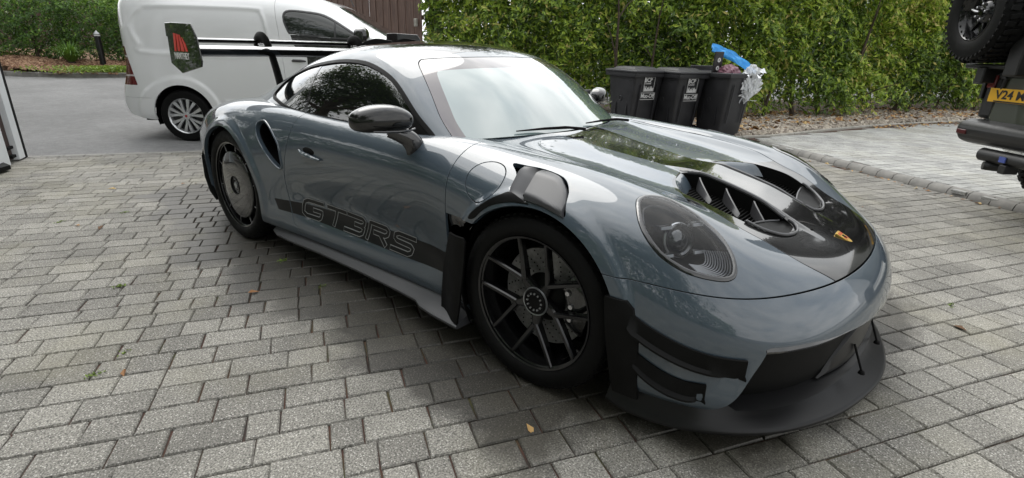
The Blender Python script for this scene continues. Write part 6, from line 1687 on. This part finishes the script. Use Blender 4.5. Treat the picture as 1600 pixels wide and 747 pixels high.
# spare wheel
def big_wheel(parent, c, ax, r=.40, w=.27, blocks=True):
    q = Vector(ax).normalized().to_track_quat('Z', 'Y').to_matrix().to_4x4(); MT = Matrix.Translation(c) @ q
    def fin(name, bm, m, p, **k): bmesh.ops.transform(bm, matrix=MT, verts=bm.verts[:]); return obj(name, bm, m, p, **k)
    bm = BM(); add_lathe(bm, [(.222, -.02), (.228, .0), (.25, .012), (.31, .020), (.355, .012), (r-.02, -.015), (r-.012, -.05), (r-.012, -w+.05), (.36, -w), (.23, -w)], n=72, axis='z'); ty = fin('spare_wheel' if blocks else 'wheel', bm, RUBBER, p=parent)
    bm = BM()
    for k in range(44):
        a = 2*PI*k/44; rot = Matrix.Rotation(a, 3, 'Z')
        for (rr, zz, sx, sy, sz) in ((r-.006, -.045-.012*(k % 2), .022, .036, .060), (r-.004, -.115+.01*(k % 3), .016, .034, .045), (r-.004, -.185, .016, .034, .045), (r-.006, -w+.03, .022, .036, .060)):
            add_box(bm, rot @ Vector((rr, 0, zz)), (sx, sy, sz), rot @ Matrix.Rotation(.18*(1 if k % 2 else -1), 3, 'X'))
        add_box(bm, rot @ Vector((r-.040, 0, .008)), (.040, .022, .012), rot @ Matrix.Rotation(-.35, 3, 'Y'))
    fin('tread_blocks', bm, RUBBER, ty, smooth=False, bevel=.003)
    bm = BM(); add_lathe(bm, [(.224, .0), (.218, .004), (.205, -.012), (.198, -.05), (.185, -.075), (.10, -.085), (.085, -.06), (.055, -.045), (.03, -.042), (.03, -.03), (0, -.03)], n=60, axis='z'); rm = fin('rim', bm, RIMB, ty)
    bm = BM()
    for k in range(24):
        a = 2*PI*k/24; add_lathe(bm, [(0, .001), (.006, .0), (.008, -.008)], (.205*math.cos(a), .205*math.sin(a), 0), 8, 'z')
    fin('rim_bolts', bm, RIMB, rm)
    bm = BM()
    for k in range(8):
        a = 2*PI*k/8; rot = Matrix.Rotation(a, 3, 'Z'); add_box(bm, rot @ Vector((.14, 0, -.072)), (.10, .035, .02), rot)
    fin('rim_spokes', bm, RIMB, rm, bevel=.006)
    for k in range(5):
        bm = BM(); a = 2*PI*k/5; add_lathe(bm, [(0, -.02), (.011, -.024), (.013, -.045)], (.06*math.cos(a), .06*math.sin(a), 0), 8, 'z')
        fin('wheel_nut', bm, SILVER, rm)
    if blocks:
        bm = BM(); add_tube(bm, [(-.055, .02, .0), (.0, .005, .005), (.03, -.0, .0)], [.009, .011, .007], 8); fin('lock_handle', bm, SILVER, rm)
    return ty
big_wheel(orr, (.0, -.30, 1.585), (-.22, -.95, -.05))
big_wheel(orr, (-.10, 1.0, .385), (-1, 0, 0), r=.385, blocks=False)
big_wheel(orr, (1.98, 1.0, .385), (1, 0, 0), r=.385, blocks=False)
bm = BM(); rb(bm, -.13, .70, -.14, -.09, 1.145, 1.185); obj('step_bar', bm, OBK, orr, bevel=.012)
bm = BM(); rb(bm, -.12, .03, -.03, .02, 1.015, 1.045); rb(bm, .0, .03, -.05, .0, .90, 1.03); obj('side_bracket', bm, OBK, orr, bevel=.005)
bm = BM(); rb(bm, .02, .10, -.16, .05, 1.03, 1.16); rb(bm, .30, .42, -.20, .05, 1.10, 1.50); obj('carrier_arm', bm, OBK, orr, bevel=.01)
bm = BM(); add_tube(bm, [(.22, -.06, .455), (.80, -.06, .455)], .055, 16); obj('tow_beam', bm, OBK, orr, bevel=.004)
bm = BM(); add_tube(bm, [(.30, -.10, .37), (.34, -.03, .37), (.46, .02, .375)], [.035, .04, .03], 12); obj('exhaust_tip', bm, OBK, orr)
bm = BM(); rb(bm, .445, .50, -.125, -.115, .43, .475); obj('sticker', bm, mat('blue_sticker', (.06, .09, .30), .45), orr)
bm = BM(); rb(bm, .46, .52, -.12, .0, .34, .41); obj('tow_socket', bm, OBK, orr, bevel=.004)

# ============================================================ FRAME POSTS and car tip at the left edge
UPVC = mat('white_frame', (.62, .64, .65), .35); vary(UPVC, 3, (.56, .585, .60), (.66, .675, .68)); BRN = mat('dark_brown_panel', (.035, .016, .012), .5)
fd = np.array([-.905, .425]); fa = math.atan2(fd[1], fd[0])
t = thing('door_frame', 'white upright door frame with black sealing strip at the left edge of the paving', 'frame', (-6.0, -1.69, 0), fa)
def fpost(name, x0, x1, y0, y1, m, z0=0., z1=2.4, b=.004):
    bm = BM(); add_box(bm, ((x0+x1)/2, (y0+y1)/2, (z0+z1)/2), (x1-x0, y1-y0, z1-z0)); return obj(name, bm, m, t, bevel=b)
fpost('post', -.10, .26, 0, .09, UPVC); fpost('inner_panel', .262, .47, .04, .08, BRN, .02); fpost('post', .47, .62, -.01, .09, UPVC, .015); fpost('seal', .622, .70, -.005, .09, MATTBLK)
fpost('hinge', .30, .44, .005, .035, MATTBLK, .14, .17); fpost('hinge', .34, .44, .0, .035, MATTBLK, .05, .08)
SLV = mat('silver_paint', (.42, .45, .48), .3, .3, coat=1)
t = thing('parked_car', 'silver car of which only the front bumper tip shows at the left edge', 'car', (-5.86, -1.72, 0), R(8))
bm = BM(); A = []
for k in range(15):
    a = R(-95+100*k/14); r = 1; pr = []
    for z_, s_ in ((.05, .92), (.055, 1.0), (.10, .98), (.16, .90), (.28, .86), (.45, .84), (.55, .70), (.62, .40)):
        pr.append(bm.verts.new((-.55+.72*s_*math.cos(a)**1 if math.cos(a) > 0 else -.55, -.55+.55*s_+.55*s_*(math.sin(a)-1)+.12, z_)))
    A.append(pr)
for a, b in zip(A, A[1:]):
    for j in range(7): bm.faces.new((a[j], a[j+1], b[j+1], b[j]))
obj('bumper', bm, SLV, t)
bm = BM(); add_prism(bm, [(-.5, -1.0), (.13, -.5), (.15, -.1), (-.02, .10), (-.5, .11)], .02, .06, lambda u, v, d: (u, v, d)); obj('splitter', bm, SATIN, t)
